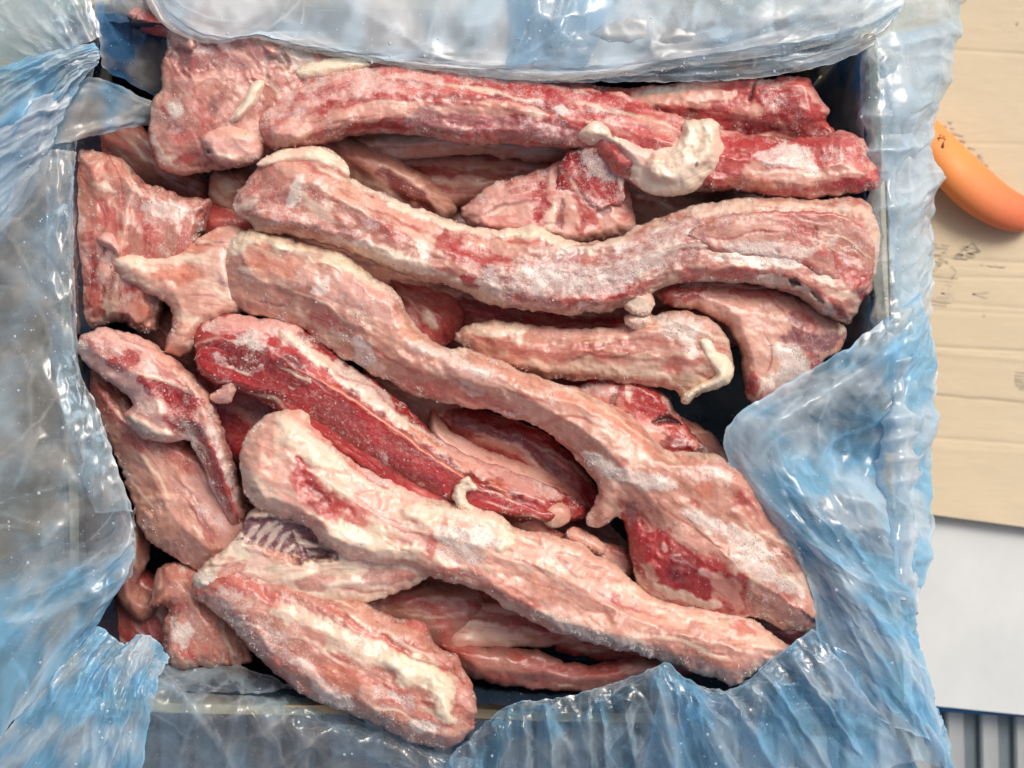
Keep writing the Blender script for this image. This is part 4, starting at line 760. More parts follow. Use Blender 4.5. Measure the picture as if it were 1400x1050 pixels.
# ------------------------------------------------------------------ the place: ribbed metal, board, cardboard, carton
GZ = -200.0
M_METAL = plain_material('dull_ribbed_metal', (180, 186, 186), (158, 165, 166), .5, 40, .25, (1, .25, 1), .0003)
M_METD = plain_material('metal_channel', (124, 138, 144), (104, 118, 124), .5, 40, .3, (1, .25, 1), .0003)
M_BOARD = plain_material('white_board', (214, 219, 219), (200, 207, 207), .45, 14, 0, (1, 1, 1), .0002)
M_BLUE = plain_material('blue_sheet_edge', (40, 120, 165), (30, 95, 140), .4, 30)
M_ORANGE = orange_material()
M_INK = plain_material('faded_grey_print', (180, 170, 150), (196, 184, 160), .9, 900)
M_SOIL = plain_material('dark_speck', (52, 36, 30), (90, 50, 34), .8, 900)

V, F = box_mesh([(-6, 6, 0), (-6, -6, 0), (6, -6, 0), (6, 6, 0), (-6, 6, -.02), (-6, -6, -.02), (6, -6, -.02), (6, 6, -.02)])
ground = mesh_obj('ground', V, F, M_METD, None, False); tag(ground, kind='structure')
def rib_mesh():
    w, h, L = .0063, .006, 1.2; b = .0015
    pr = [(-w, -.001), (-w, h-b), (-w+b, h), (w-b, h), (w, h-b), (w, -.001)]
    V = [(x, -L, z) for x, z in pr]+[(x, L, z) for x, z in pr]; n = len(pr)
    F = [(i, i+n, (i+1)+n, i+1) for i in range(n-1)]
    return np.array(V), np.array(F)
V, F = rib_mesh(); r0 = mesh_obj('metal_rib', V, F, M_METAL, None, False)
x0 = float(W(1301, 1000, GZ)[0]); pitch = float(W(1347.5, 1000, GZ)[0])-x0
for k in range(-52, 16):
    r = r0 if k == 0 else r0.copy()
    if k: COL.objects.link(r)
    r.parent = ground; r.location = (x0+k*pitch, -.2, .0002); r.rotation_euler = (0, 0, math.radians(1.2))
    tag(r, kind='structure')

def slab(name, quad, top, th, mat, parent=None, nx=2, bev=0):
    T_ = [W(x, y, top) for x, y in quad]; B_ = [np.array([t[0], t[1], t[2]-th/1000]) for t in T_]
    V, F = box_mesh([T_[0], T_[3], T_[2], T_[1], B_[0], B_[3], B_[2], B_[1]])
    return mesh_obj(name, V, F, mat, parent, False)

bt = thing('white_board', 1340, 850, -172, 'smooth white board with a blue lower edge lying under the cardboard sheet at the right', 'board')
slab('panel', [(1080, 600), (1720, 630), (1720, 1010), (1080, 945)], -170, 22, M_BOARD, bt)
slab('blue_backing', [(1082, 600), (1722, 630), (1722, 1001), (1082, 960)], -193.5, 3, M_BLUE, bt)

# cardboard sheet with pressed creases
cs = thing('cardboard_sheet', 1340, 400, -160, 'flattened pale brown cardboard sheet with pressed crease lines and faint grey print', 'cardboard')
CT = -158.0
def card_bottom(x): return 703+(x-1265)*.135
gx = np.concatenate([np.arange(1120, 1430, 6.0), np.arange(1440, 1720, 40.0)]); gyt = np.concatenate([np.arange(-160, 0, 20.0), np.arange(0, 731, 2.0)])
t_ = (gyt-gyt[0])/(gyt[-1]-gyt[0]); GX, GT = np.meshgrid(gx, t_)
GYb = -160+GT*(card_bottom(GX)+160); slope = lambda y0, k: y0+(GX-1265)*k
H = np.zeros_like(GX)
for y0, k, dep, w in ((66, .06, .9, 2.4), (196, .01, .5, 2), (352, .06, .9, 3), (378, .02, 1.0, 2.2), (412, .075, .8, 2.5), (424, .04, .6, 2.4), (474, .05, 1.4, 2.4), (480, .09, -.8, 4), (538, .085, .5, 3), (598, .07, .8, 2.4), (612, .06, -.4, 5)):
    H -= .6*dep*np.exp(-((GYb-slope(y0, k))/w)**2)
H += .25*fbm(GX/70, GYb/40, 5, 3)+.08*gn(GX/6, GYb/3, 8); H = np.where(GYb > slope(538, .085), H-.9, H); H = np.where((GYb > slope(365, .04)) & (GYb < slope(478, .05)), H+.4, H)
top = W(GX, GYb, CT+H).reshape(-1, 3); ny, nx = GX.shape; ii = np.arange(ny*nx).reshape(ny, nx)
bot = top.copy(); bot[:, 2] = RIM+(CT-7)/1000; n = len(top)
q = lambda A: np.stack([A[:-1, :-1].ravel(), A[1:, :-1].ravel(), A[1:, 1:].ravel(), A[:-1, 1:].ravel()], 1)
Fs = [q(ii), q(ii+n)[:, ::-1]]
for e in (ii[0, :], ii[-1, ::-1], ii[::-1, 0], ii[:, -1]):
    Fs.append(np.stack([e[:-1], e[1:], e[1:]+n, e[:-1]+n], 1))
mesh_obj('card_panel', np.concatenate([top, bot]), np.concatenate(Fs), M_CARD2, cs)
# faint grey printing: rows of short bars and outlined marks
pv, pf = [], []
def mark(p, q_, w):
    p = np.array(p, float); q_ = np.array(q_, float); n = max(1, int(np.linalg.norm(q_-p)/5)); dv = (q_-p)/np.linalg.norm(q_-p); nv = np.array([-dv[1], dv[0]])
    rr = random.Random(int(p[0]*7+p[1]*3)); prev = None
    for i in range(n+1):
        c = p+(q_-p)*i/n+nv*rr.uniform(-.5, .5); ww = w*rr.uniform(.5, 1.7)
        hz = CT+float(np.interp(0, [0, 1], [0, 0]))+.55
        b = len(pv); pv.extend([W(c[0]+nv[0]*ww, c[1]+nv[1]*ww, hz), W(c[0]-nv[0]*ww, c[1]-nv[1]*ww, hz)])
        if prev is not None and rr.random() > .16: pf.append((prev, prev+1, b+1, b))
        prev = b
for k in range(7): mark((1286+k*4, 164+k*8), (1302+k*8, 168+k*9), 1.2)
for k in range(6): mark((1333+k*2, 214+k*9), (1345+k*7, 216+k*10), .8)
for k in range(9): mark((1262, 332+k*4.5), (1298-k*2, 336+k*4.5), .9)
for k in range(5): mark((1316-k*3, 336+k*4), (1338-k*2, 342+k*3), .8)
for a_, b_ in (((1306, 350), (1330, 332)), ((1330, 332), (1340, 344)), ((1340, 344), (1308, 350)), ((1276, 372), (1292, 356)), ((1292, 356), (1308, 372)), ((1308, 372), (1300, 384)), ((1330, 402), (1352, 400)), ((1330, 402), (1350, 408)), ((1340, 362), (1380, 366)), ((1285, 400), (1306, 408))): mark(a_, b_, .9)
for k in range(8): mark((1264, 376+k*5.5), (1310-k*1.5, 381+k*5.5), 1.0)
for k in range(6): mark((1388, 508+k*4.5), (1412, 512+k*4.5), .9)
for a_, b_ in (((1324, 90), (1328, 90)), ((1390, 31), (1393, 32)), ((1309, 1), (1322, 0)), ((1343, 432), (1347, 433))): mark(a_, b_, 2.2)
tag(mesh_obj('printed_marks', pv, pf, M_INK, cs, False), kind='stuff')

# orange handle: swept tube with rounded end and a dark speck
hd = thing('tool_handle', 1330, 260, -150, 'smooth orange curved handle with a dark speck, lying on the cardboard sheet', 'handle')
ax = catmull([(1232, 140, 18), (1258, 172, 24), (1284, 205, 31), (1308, 234, 35.5), (1332, 257, 36), (1356, 275, 34), (1378, 287, 31), (1394, 292, 28), (1408, 294, 23), (1415, 294, 14), (1418, 294, 3)], 60)
ax[:, 2] *= .9
tg = np.gradient(ax[:, :2], axis=0); tg /= np.linalg.norm(tg, axis=1)[:, None]; nm = np.stack([-tg[:, 1], tg[:, 0]], 1)
A = np.linspace(0, 2*np.pi, 33)[:-1]; V = []
for (x, y, r), nn in zip(ax, nm):
    V.append(W(x+nn[0]*r*np.cos(A), y+nn[1]*r*np.cos(A), CT+1+r*.5*.82+r*.5*.82*np.sin(A)*np.where(np.sin(A) < 0, .9, 1)))
V = np.array(V).reshape(-1, 3); i0 = np.arange(59)[:, None]*32+np.arange(32)[None]; i1 = np.arange(59)[:, None]*32+(np.arange(32)[None]+1) % 32
F = np.stack([i0, i0+32, i1+32, i1], -1).reshape(-1, 4)
mesh_obj('grip', V, F, M_ORANGE, hd)
rr = np.random.RandomState(3); sp = []
for cx, cy, n, s in ((1287, 190, 16, 6), (1292, 199, 5, 4)):
    for k in range(n): sp.append((cx+rr.randn()*s*.5, cy+rr.randn()*s*.5))
sp = np.array(sp); 
def handle_top(x, y):
    d = np.hypot(ax[:, 0]-x, ax[:, 1]-y); j = d.argmin(); r = ax[j, 2]
    return CT+1+r*.5*.82+r*.5*.82*math.sqrt(max(0, 1-(d[j]/r)**2))
shp = np.array([W(x, y, handle_top(x, y)+.1) for x, y in sp])
mI = M_ICE; M_ICE = M_SOIL; shards(hd, shp, rr, (.5, 1.6), 'dark_speck'); M_ICE = mI

# sheet of card beyond the upper left corner
pc = thing('cardboard_sheet', 20, 20, -60, 'pale beige cardboard showing through the plastic in the upper left corner', 'cardboard')
slab('card_panel', [(-260, -220), (150, -220), (150, 120), (-260, 190)], -60, 5, M_CARD2, pc)

# carton
carton = thing('cardboard_carton', 660, 510, -180, 'brown cardboard carton lined with blue plastic and filled with frozen bones', 'carton')
TLc, TRc, BRc, BLc = (84, 20), (1184, 40), (1226, 1000), (112, 948)
DEP = 170
def wall(p, q_, out, name='wall', lift=0, drop=0):
    """upright card panel from rim pixel p to q, thickness to the outside"""
    a = W(p[0], p[1], lift); b = W(q_[0], q_[1], lift); o = np.array([out[0], out[1], 0.])*.0052
    n = 30; rs = np.random.RandomState(int(p[0]+q_[1])); V = []; 
    for i in range(n+1):
        c = a+(b-a)*i/n; jz = rs.uniform(-.0008, .0006)-drop*max(0, min(1, (i/n-.28)*9))/1000; wob = o*(.25*math.sin(i*.5))
        for z, k in ((c[2]+jz, 0), (c[2]+jz, 1), (c[2]-DEP/1000, 1), (c[2]-DEP/1000, 0)): V.append((c[0]+o[0]*k+wob[0], c[1]+o[1]*k+wob[1], z))
    F = []
    for i in range(n):
        for k in range(4): F.append((i*4+k, i*4+(k+1) % 4, i*4+4+(k+1) % 4, i*4+4+k))
    F += [(0, 3, 2, 1), (n*4, n*4+1, n*4+2, n*4+3)]
    return mesh_obj(name, V, np.array(F), M_CARD, carton, False)
wall(TLc, BLc, (-1, 0), lift=-26); wall((1184, 46), (1222, 990), (1, 0), lift=-2); wall((90, 20), (1180, 34), (0, 1), lift=-26); wall((118, 952), (1210, 1010), (0, -1), lift=-2, drop=24)
# inside floor
b0 = [W(*TLc, 0), W(*BLc, 0), W(*BRc, 0), W(*TRc, 0)]
V, F = box_mesh([(p[0], p[1], RIM-.166) for p in b0]+[(p[0], p[1], RIM-.171) for p in b0]); mesh_obj('bottom_panel', V, F, M_CARD, carton, False)
def flap(p0, p1, p2, p3, name='flap', mat=None):
    P0, P1, P2, P3 = [W(*p) for p in (p0, p1, p2, p3)]; n = 16; V = []
    for i in range(n+1):
        for j in range(n+1):
            u, v = i/n, j/n; c = (P0*(1-u)+P1*u)*(1-v)+(P3*(1-u)+P2*u)*v
            V.append(c+np.array([0, 0, .0015*math.sin(u*7+v*3)]))
    V = np.array(V); V2 = V-np.array([0, 0, .004]); N = (n+1)**2; F = []
    for i in range(n):
        for j in range(n):
            a = i*(n+1)+j; F.append((a, a+n+1, a+n+2, a+1)); F.append((a+N, a+1+N, a+n+2+N, a+n+1+N))
    ed = [i*(n+1) for i in range(n+1)]+[n*(n+1)+j for j in range(1, n+1)]+[i*(n+1)+n for i in range(n-1, -1, -1)]+[j for j in range(n-1, 0, -1)]
    for k in range(len(ed)):
        a, b = ed[k], ed[(k+1) % len(ed)]; F.append((a, b, b+N, a+N))
    return mesh_obj(name, np.concatenate([V, V2]), np.array(F), mat or M_CARD, carton, True)
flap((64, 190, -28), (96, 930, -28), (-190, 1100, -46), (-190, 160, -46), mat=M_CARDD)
flap((215, 8, -6), (1180, 22, -6), (1190, -300, -30), (190, -320, -30))
flap((1204, 60, -12), (1234, 830, -12), (1250, 830, -110), (1228, 60, -110))
# ------------------------------------------------------------------ the blue plastic bag
bag = thing('plastic_bag', 660, 60, -2, 'crumpled see-through blue plastic bag lining the carton and folded out over its edges', 'plastic bag')
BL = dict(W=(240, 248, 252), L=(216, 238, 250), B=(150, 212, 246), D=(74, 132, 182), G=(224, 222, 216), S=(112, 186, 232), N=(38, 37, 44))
DROPS = []
def tri(c): return 2*np.abs(c-np.floor(c)-.5)
def sheet(name, rows, folds=(), crump=((60, 2.5), (24, 1.0)), milk=.25, col='L', col2=None, cell_px=3.0, rag=1.5, layer=0, drops=0, fade=0, crisp=1.0, clear=None, ff=.12, pin=0.0, curl=0.):
    """film stretched through rows of points (px, py, mm).  folds: (direction, wavelength px, height mm)"""
    SEED[0] += 11; sd = SEED[0]
    Lu = max(poly_len(r) for r in rows); nu = int(Lu/cell_px)+2
    R_ = np.array([catmull(r, nu) if len(r) > 2 else np.linspace(r[0], r[1], nu) for r in rows])      # rows x nu x 3
    Lv = max(1., np.mean([np.linalg.norm(R_[i+1]-R_[i], axis=1)[::8, ].mean() for i in range(len(rows)-1)])*(len(rows)-1)); nv = int(Lv/cell_px)+2
    cum = np.linspace(0, len(rows)-1, nv); G = np.zeros((nv, nu, 3)); Q = np.concatenate([2*R_[:1]-R_[1:2], R_, 2*R_[-1:]-R_[-2:-1]])
    k = np.clip(np.floor(cum).astype(int), 0, len(rows)-2); f = (cum-k)[:, None, None]
    p0, p1, p2, p3 = Q[k], Q[k+1], Q[k+2], Q[k+3]; G = p1+.5*f*((p2-p0)+f*((2*p0-5*p1+4*p2-p3)+f*(3*p1-p0-3*p2+p3)))
    U, Vv = np.meshgrid(np.linspace(0, Lu, nu), np.linspace(0, Lv, nv)); v01 = Vv/Lv
    disp = np.zeros_like(U); crease = np.zeros_like(U)
    for d_, wl, am in folds:
        am = am*1.5
        a, c = (U, Vv) if d_ == 'u' else (Vv, U)
        if d_ == 'd': a, c = (U+Vv)*.7, (U-Vv)*.7
        if d_ == 'e': a, c = (U-Vv)*.7, (U+Vv)*.7
        for q_, (ws, as_) in enumerate(((1.25, 1.0), (.5, .26))):
            w_ = wl*ws*1.1; wp = .9*gn(a/(wl*7), c/(wl*5), sd+1+q_)
            n_ = gn(c/w_+wp, a/(w_*9), sd+3+q_); en = .35+.65*sst(-.3, .5, gn(c/(wl*1.6), a/(wl*5), sd+2+q_))
            r_ = (1-np.minimum(np.abs(n_)*1.25, 1))**2.2
            disp += am*as_*en*(r_-.3); crease += as_*.9*sst(.62, 1, r_)*en
        sd += 13
    for wl, am in crump:
        wl = wl*2.2; am = am*.42
        cx = U/wl+.5*fbm(U/wl/2, Vv/wl/2, sd+7, 2); cy = Vv/wl+.5*fbm(U/wl/2, Vv/wl/2, sd+8, 2); cl = cell(cx, cy, sd+9); en = .4+.6*sst(-.3, .4, gn(U/wl/3, Vv/wl/3, sd+10))
        disp += am*(cl*1.6-.8)*en; crease += .25*sst(.2, .02, cl)*en; sd += 17
    rs_ = np.random.RandomState(sd+5); base_a = 0. if not folds or folds[0][0] == 'u' else math.pi/2
    for k_ in range(int(Lu*Lv/3200) if cell_px <= 3 else 0):
        cu, cv = rs_.uniform(0, Lu), rs_.uniform(0, Lv); an_ = base_a+rs_.randn()*.75; hl = rs_.uniform(30, 150); cs_, sn_ = math.cos(an_), math.sin(an_)
        du_, dv_ = U-cu, Vv-cv; al = du_*cs_+dv_*sn_; pe = dv_*cs_-du_*sn_+hl*.06*np.cos(al/hl*2); wd_ = rs_.uniform(6, 30); win = sst(hl, hl*.3, np.abs(al))
        m = np.clip(1-np.abs(pe)/wd_, 0, 1)*win; disp += rs_.choice([-1, 1, 1])*wd_*.075*m*crisp; crease += .8*sst(.8, 1, m)*win
    P3 = G.copy(); P3[..., :2] *= .4; du = np.gradient(P3, axis=1); dv = np.gradient(P3, axis=0); N = np.cross(du, dv); N /= np.linalg.norm(N, axis=-1, keepdims=True)+1e-9
    N *= np.where(N[..., 2:] < 0, -1, 1)*1.0
    ed = np.ones_like(U)
    ed = (.22+.78*sst(0, 70, Vv))*(.4+.6*sst(0, 40, np.minimum(U, Lu-U)))
    px = G[..., 0]+N[..., 0]*disp*ed/.4+rag*1.6*fbm(U/22, Vv/22, sd+20, 3); py = G[..., 1]+N[..., 1]*disp*ed/.4+rag*1.6*fbm(U/22, Vv/22, sd+21, 3)
    z = G[..., 2]+N[..., 2]*disp*ed+layer
    V = W(px, py, z); ii = np.arange(nu*nv).reshape(nv, nu)
    F = np.stack([ii[:-1, :-1].ravel(), ii[1:, :-1].ravel(), ii[1:, 1:].ravel(), ii[:-1, 1:].ravel()], 1)
    ca = np.array(lin(BL[col])); cb = np.array(lin(BL[col2 or col])); m = sst(-.4, .5, fbm(U/90, Vv/90, sd+30, 3))[..., None]; cc = ca*(1-m)+cb*m
    mk = milk*(.75+.5*sst(-.5, .6, fbm(U/60, Vv/60, sd+31, 3)))+.22*np.clip(crease, 0, 1.2)
    if clear: mk = mk*(1-clear[2]*sst(clear[0], clear[1], G[..., 0]))
    hem = sst(5, 1.0, np.minimum(Vv, np.minimum(U, Lu-U))); mk = mk+.25*hem*(0 if fade else 1)
    if fade:
        fd = sst(0, fade, Vv); mk = mk*(ff+(1-ff)*fd); cc = cc*fd[..., None]+np.array(lin(BL['G']))*(1-fd[..., None])
    mesh_obj(name, V.reshape(-1, 3), F, M_FILM, bag, True, cc.reshape(-1, 3), dict(milk=mk.ravel()), np.stack([U.ravel(), Vv.ravel()], 1)/100.)
    TRIS[0] += 2*len(F)
    if drops:
        rs = np.random.RandomState(sd); k = rs.choice(len(V.reshape(-1, 3)), drops); DROPS.append(V.reshape(-1, 3)[k])

# lining of the carton: walls and floor; near-black N film paints in gap shade
def dn(x, y, mm, q=0):
    k = 750/(750-mm); return (700+(x-700)*k+q*np.sign(700-x), 525+(y-525)*k, mm)
cor = [(92, 28), (1178, 48), (1216, 986), (120, 942)]
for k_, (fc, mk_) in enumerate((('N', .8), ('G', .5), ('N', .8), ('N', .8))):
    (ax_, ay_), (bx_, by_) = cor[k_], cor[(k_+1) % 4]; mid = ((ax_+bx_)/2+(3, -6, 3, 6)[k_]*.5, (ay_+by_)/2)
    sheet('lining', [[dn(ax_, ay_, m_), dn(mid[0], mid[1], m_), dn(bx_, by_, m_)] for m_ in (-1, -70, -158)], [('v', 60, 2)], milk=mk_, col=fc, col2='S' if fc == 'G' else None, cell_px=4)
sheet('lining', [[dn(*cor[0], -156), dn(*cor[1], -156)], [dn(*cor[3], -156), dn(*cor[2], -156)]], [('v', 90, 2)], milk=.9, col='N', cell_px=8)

sheet('gathered_film', [[(-80, -70, -4), (40, -70, 0), (150, -70, -6)], [(-80, 60, -8), (40, 60, 0), (136, 60, -2)], [(-80, 200, -12), (30, 200, -4), (108, 170, -4)], [(-80, 330, -14), (20, 330, -6), (100, 300, -8)]], [('v', 70, 3), ('e', 80, 3)], ((50, 2.5),), .07, 'G', 'L', drops=40)
# upper left corner: gathered film running out over the corner
sheet('gathered_film', [[(110, -60, 4), (128, 0, 4), (134, 45, 2), (136, 70, 0), (140, 92, -6)], [(160, -60, -6), (172, 0, -8), (180, 40, -14), (182, 80, -20), (176, 112, -26)], [(185, -60, -16), (206, 8, -18), (226, 50, -26), (230, 95, -36), (222, 140, -44)]],
      [('u', 30, 3.5)], ((40, 2), (16, .8)), .42, 'D', 'G')
sheet('gathered_film', [[(-60, 20, -6), (30, -10, 4), (90, -60, 10)], [(-30, 60, 0), (50, 40, 8), (120, -10, 8)], [(30, 95, 6), (100, 66, 12), (140, 50, 8)]], [('v', 26, 3)], ((50, 2),), .12, 'W', 'L')
sheet('gathered_film', [[(128, 58, 10), (136, 72, 12), (134, 84, 12), (126, 92, 10)], [(60, 72, 14), (86, 92, 16), (96, 108, 14), (100, 128, 10)], [(-10, 96, 8), (28, 130, 12), (50, 170, 10), (60, 210, 6)], [(-80, 120, -6), (-60, 180, -4), (-30, 260, -4), (0, 330, -2)]],
      [('v', 15, 4.5)], ((30, 1.4),), .42, 'L', 'B', drops=20)
sheet('gathered_film', [[(98, 112, 6), (130, 106, 2), (165, 118, -8), (200, 136, -20), (222, 150, -30)], [(92, 140, 6), (125, 135, 2), (160, 145, -8), (196, 154, -18), (216, 162, -28)], [(66, 200, 6), (104, 190, 2), (134, 184, -6), (168, 176, -14), (204, 170, -26)]], [('u', 26, 3)], ((30, 2),), .36, 'B', 'G')
sheet('gathered_film', [[(108, 118, 10), (90, 150, 12), (74, 190, 10), (62, 240, 6)], [(60, 130, 12), (40, 180, 12), (24, 240, 8), (16, 300, 4)], [(-60, 170, 0), (-60, 230, 0), (-60, 320, 0), (-60, 380, 0)]], [('v', 24, 4), ('u', 60, 2)], ((30, 1.5),), .38, 'L', 'W', drops=30)

# left fold over the rim
sheet('folded_edge', [[(104, 208, -2), (97, 260, 0), (98, 330, 2), (102, 400, 3), (104, 450, 4), (110, 510, 4), (134, 560, 4), (156, 630, 4), (178, 700, 5), (186, 745, 4), (180, 790, 0)],
                      [(80, 205, 6), (84, 260, 8), (86, 330, 8), (86, 400, 8), (90, 450, 8), (92, 510, 9), (104, 580, 10), (110, 650, 10), (112, 710, 8), (112, 780, 4), (100, 830, 0)],
                      [(40, 205, 5), (38, 270, 6), (36, 340, 5), (34, 400, 5), (34, 460, 5), (30, 520, 6), (26, 590, 7), (24, 660, 7), (22, 720, 4), (20, 800, 0), (10, 850, -4)],
                      [(-70, 200, -10), (-70, 280, -10), (-70, 350, -10), (-70, 420, -10), (-70, 480, -10), (-70, 540, -8), (-70, 600, -8), (-70, 680, -6), (-70, 740, -8), (-80, 820, -10), (-80, 870, -12)]],
      [('u', 80, 3.5), ('e', 110, 2)], ((60, 4.5), (22, 2.4), (9, .9)), .14, 'G', 'L', drops=160)
sheet('folded_edge', [[(106, 190, -8), (99, 260, -8), (99, 450, -6), (118, 540, -4), (150, 610, -4), (182, 700, 0)], [(70, 190, -2), (64, 260, -2), (66, 450, 0), (80, 540, 2), (100, 620, 2), (130, 700, 3)]], [('u', 40, 2)], ((40, 2),), .22, 'G', 'L')

# lower left: blue band and gathered strands
sheet('folded_edge', [[(-90, 800, 0), (-10, 770, 8), (60, 742, 12), (140, 738, 14), (178, 700, 12), (184, 694, 10)], [(-90, 860, 0), (0, 820, 10), (80, 790, 16), (130, 776, 18), (170, 754, 16), (182, 742, 12)],
                      [(-90, 960, 0), (10, 890, 8), (80, 850, 14), (120, 830, 16), (150, 810, 12), (178, 770, 6)], [(-90, 1120, -10), (-10, 1020, 0), (50, 950, 6), (90, 905, 8), (112, 880, 6), (132, 858, 2)]],
      [('u', 70, 3.5), ('e', 46, 2)], ((60, 2.5), (22, .9)), .46, 'B', 'L', drops=60, fade=90)
sheet('gathered_film', [[(118, 862, 0), (134, 856, -4), (150, 868, -8), (172, 880, -12), (196, 868, -10), (214, 876, -12), (232, 900, -14)],
                        [(60, 930, 6), (90, 925, 8), (118, 930, 6), (146, 936, 4), (172, 930, 6), (196, 930, 4), (214, 936, 2)],
                        [(0, 1010, 2), (50, 1010, 6), (90, 1010, 6), (120, 1010, 5), (150, 1010, 5), (176, 1010, 4), (200, 1008, 3)],
                        [(-100, 1140, -20), (-10, 1140, -14), (50, 1140, -14), (90, 1140, -14), (126, 1140, -14), (150, 1140, -14), (180, 1140, -14)]],
      [('v', 30, 6), ('v', 13, 2)], ((26, 1.6),), .48, 'B', 'L', cell_px=2.5, drops=40)

# bottom left: clear stretched film over the rim
sheet('stretched_film', [[(214, 900, -26), (260, 915, -24), (320, 912, -24), (380, 930, -20), (440, 962, -14), (520, 1000, -8), (600, 1030, -4), (660, 1040, -2)],
                         [(206, 930, -8), (260, 940, -8), (320, 946, -8), (380, 960, -5), (440, 985, -2), (520, 1012, 2), (600, 1040, 4), (660, 1050, 4)],
                         [(196, 965, 3), (260, 972, 4), (320, 984, 4), (380, 996, 5), (440, 1010, 5), (520, 1030, 5), (600, 1056, 4), (660, 1066, 4)],
                         [(180, 1020, -12), (260, 1030, -16), (320, 1036, -18), (380, 1044, -18), (440, 1050, -16), (520, 1060, -12), (600, 1080, -10), (660, 1090, -8)],
                         [(170, 1150, -60), (260, 1150, -70), (320, 1150, -70), (380, 1150, -70), (440, 1150, -70), (520, 1160, -70), (600, 1160, -60), (660, 1160, -50)]],
      [('e', 46, 3), ('d', 60, 3), ('v', 44, 2.5)], ((34, 2.4), (13, 1.1)), .10, 'L', 'G', cell_px=2.5, drops=60)

# bottom right: ruffles
sheet('ruffled_edge', [[(618, 1044, 4), (640, 1012, 6), (668, 985, 7), (704, 962, 8), (752, 956, 8), (800, 946, 8), (850, 930, 9), (898, 912, 11), (912, 906, 12), (930, 924, 10), (960, 938, 6), (990, 945, 5), (1020, 934, 8), (1050, 905, 10), (1080, 882, 11), (1112, 860, 12)],
                       [(600, 1080, 2), (622, 1050, 8), (650, 1032, 10), (680, 1012, 12), (726, 1004, 13), (776, 996, 14), (826, 984, 14), (872, 972, 14), (900, 968, 15), (930, 976, 13), (960, 984, 12), (996, 984, 12), (1040, 972, 13), (1080, 952, 14), (1120, 934, 14), (1158, 915, 14)],
                       [(560, 1140, -20), (592, 1120, -14), (620, 1110, -12), (650, 1104, -10), (696, 1100, -9), (746, 1096, -8), (796, 1090, -8), (846, 1082, -8), (888, 1080, -8), (926, 1080, -8), (966, 1080, -8), (1010, 1076, -6), (1066, 1062, -4), (1120, 1046, -4), (1170, 1020, -4), (1212, 990, -4)],
                       [(520, 1210, -70), (560, 1200, -70), (600, 1200, -70), (640, 1200, -70), (690, 1200, -70), (740, 1200, -70), (790, 1200, -70), (840, 1200, -70), (890, 1200, -70), (940, 1200, -70), (990, 1200, -70), (1050, 1180, -70), (1120, 1170, -70), (1180, 1150, -70), (1230, 1130, -70), (1290, 1100, -70)]],
      [('v', 76, 8), ('d', 70, 4), ('v', 30, 2)], ((40, 3), (15, 1.2)), .10, 'L', 'B', cell_px=2.5, drops=110)
sheet('ruffled_edge', [[(900, 908, 4), (930, 930, 4), (990, 946, 0), (1040, 918, 2), (1110, 862, 4), (1180, 840, 6), (1240, 850, 0)], [(900, 960, 2), (950, 980, 4), (1010, 990, 4), (1070, 970, 6), (1150, 930, 8), (1210, 900, 4), (1262, 905, -10)],
                       [(860, 1120, -12), (950, 1120, -8), (1030, 1110, -6), (1110, 1090, -4), (1190, 1060, -2), (1262, 1040, -6), (1306, 1080, -20)]],
      [('v', 60, 7), ('d', 60, 4)], ((40, 2.5), (16, 1)), .16, 'B', 'L', cell_px=3, drops=80)

# right fold
sheet('folded_edge', [[(1258, 400, 4), (1204, 440, 8), (1152, 480, 10), (1088, 516, 11), (1044, 544, 12), (1014, 562, 13), (990, 597, 12), (1000, 640, 11), (1024, 682, 11), (1062, 722, 11), (1092, 766, 10), (1112, 818, 9), (1116, 864, 9), (1130, 905, 8), (1150, 960, 2)],
                      [(1264, 425, 0), (1222, 470, 10), (1184, 510, 14), (1138, 545, 16), (1100, 570, 18), (1076, 590, 20), (1058, 622, 22), (1066, 664, 22), (1084, 706, 22), (1110, 745, 20), (1134, 784, 19), (1154, 826, 17), (1168, 866, 16), (1190, 925, 12), (1214, 990, 4)],
                      [(1268, 446, -10), (1244, 500, 2), (1218, 545, 4), (1186, 582, 0), (1156, 606, -4), (1136, 630, 0), (1124, 656, 10), (1134, 694, 18), (1150, 732, 20), (1168, 770, 20), (1188, 804, 18), (1204, 836, 16), (1216, 872, 13), (1240, 940, 8), (1262, 1010, 0)],
                      [(1272, 462, -26), (1262, 520, -10), (1250, 570, -6), (1234, 610, -8), (1216, 640, -8), (1204, 664, -2), (1200, 690, 6), (1208, 724, 8), (1218, 756, 6), (1228, 784, 4), (1236, 810, 2), (1240, 838, 0), (1244, 880, -2), (1262, 950, -6), (1286, 1030, -14)],
                      [(1274, 474, -60), (1273, 530, -55), (1270, 580, -50), (1268, 620, -46), (1267, 655, -42), (1267, 685, -40), (1268, 712, -38), (1271, 738, -36), (1272, 760, -34), (1266, 786, -30), (1258, 810, -26), (1248, 835, -22), (1246, 872, -20), (1264, 950, -26), (1296, 1056, -36)]],
      [('u', 60, 4.5), ('e', 80, 2.2), ('u', 24, 1.4)], ((60, 3), (22, 1)), .34, 'B', 'L', cell_px=2.5, drops=160)
sheet('folded_edge', [[(1020, 556, 4), (996, 600, 4), (1010, 650, 4), (1060, 718, 4), (1112, 810, 2), (1116, 866, 2)], [(1110, 600, 8), (1090, 640, 10), (1096, 690, 12), (1130, 750, 12), (1180, 820, 12), (1230, 850, 4)], [(1190, 640, 6), (1180, 680, 8), (1190, 720, 8), (1210, 760, 8), (1230, 800, 4), (1250, 840, -6)]],
      [('u', 40, 4), ('d', 50, 3)], ((50, 2),), .2, 'S', 'L', cell_px=3, layer=-18)

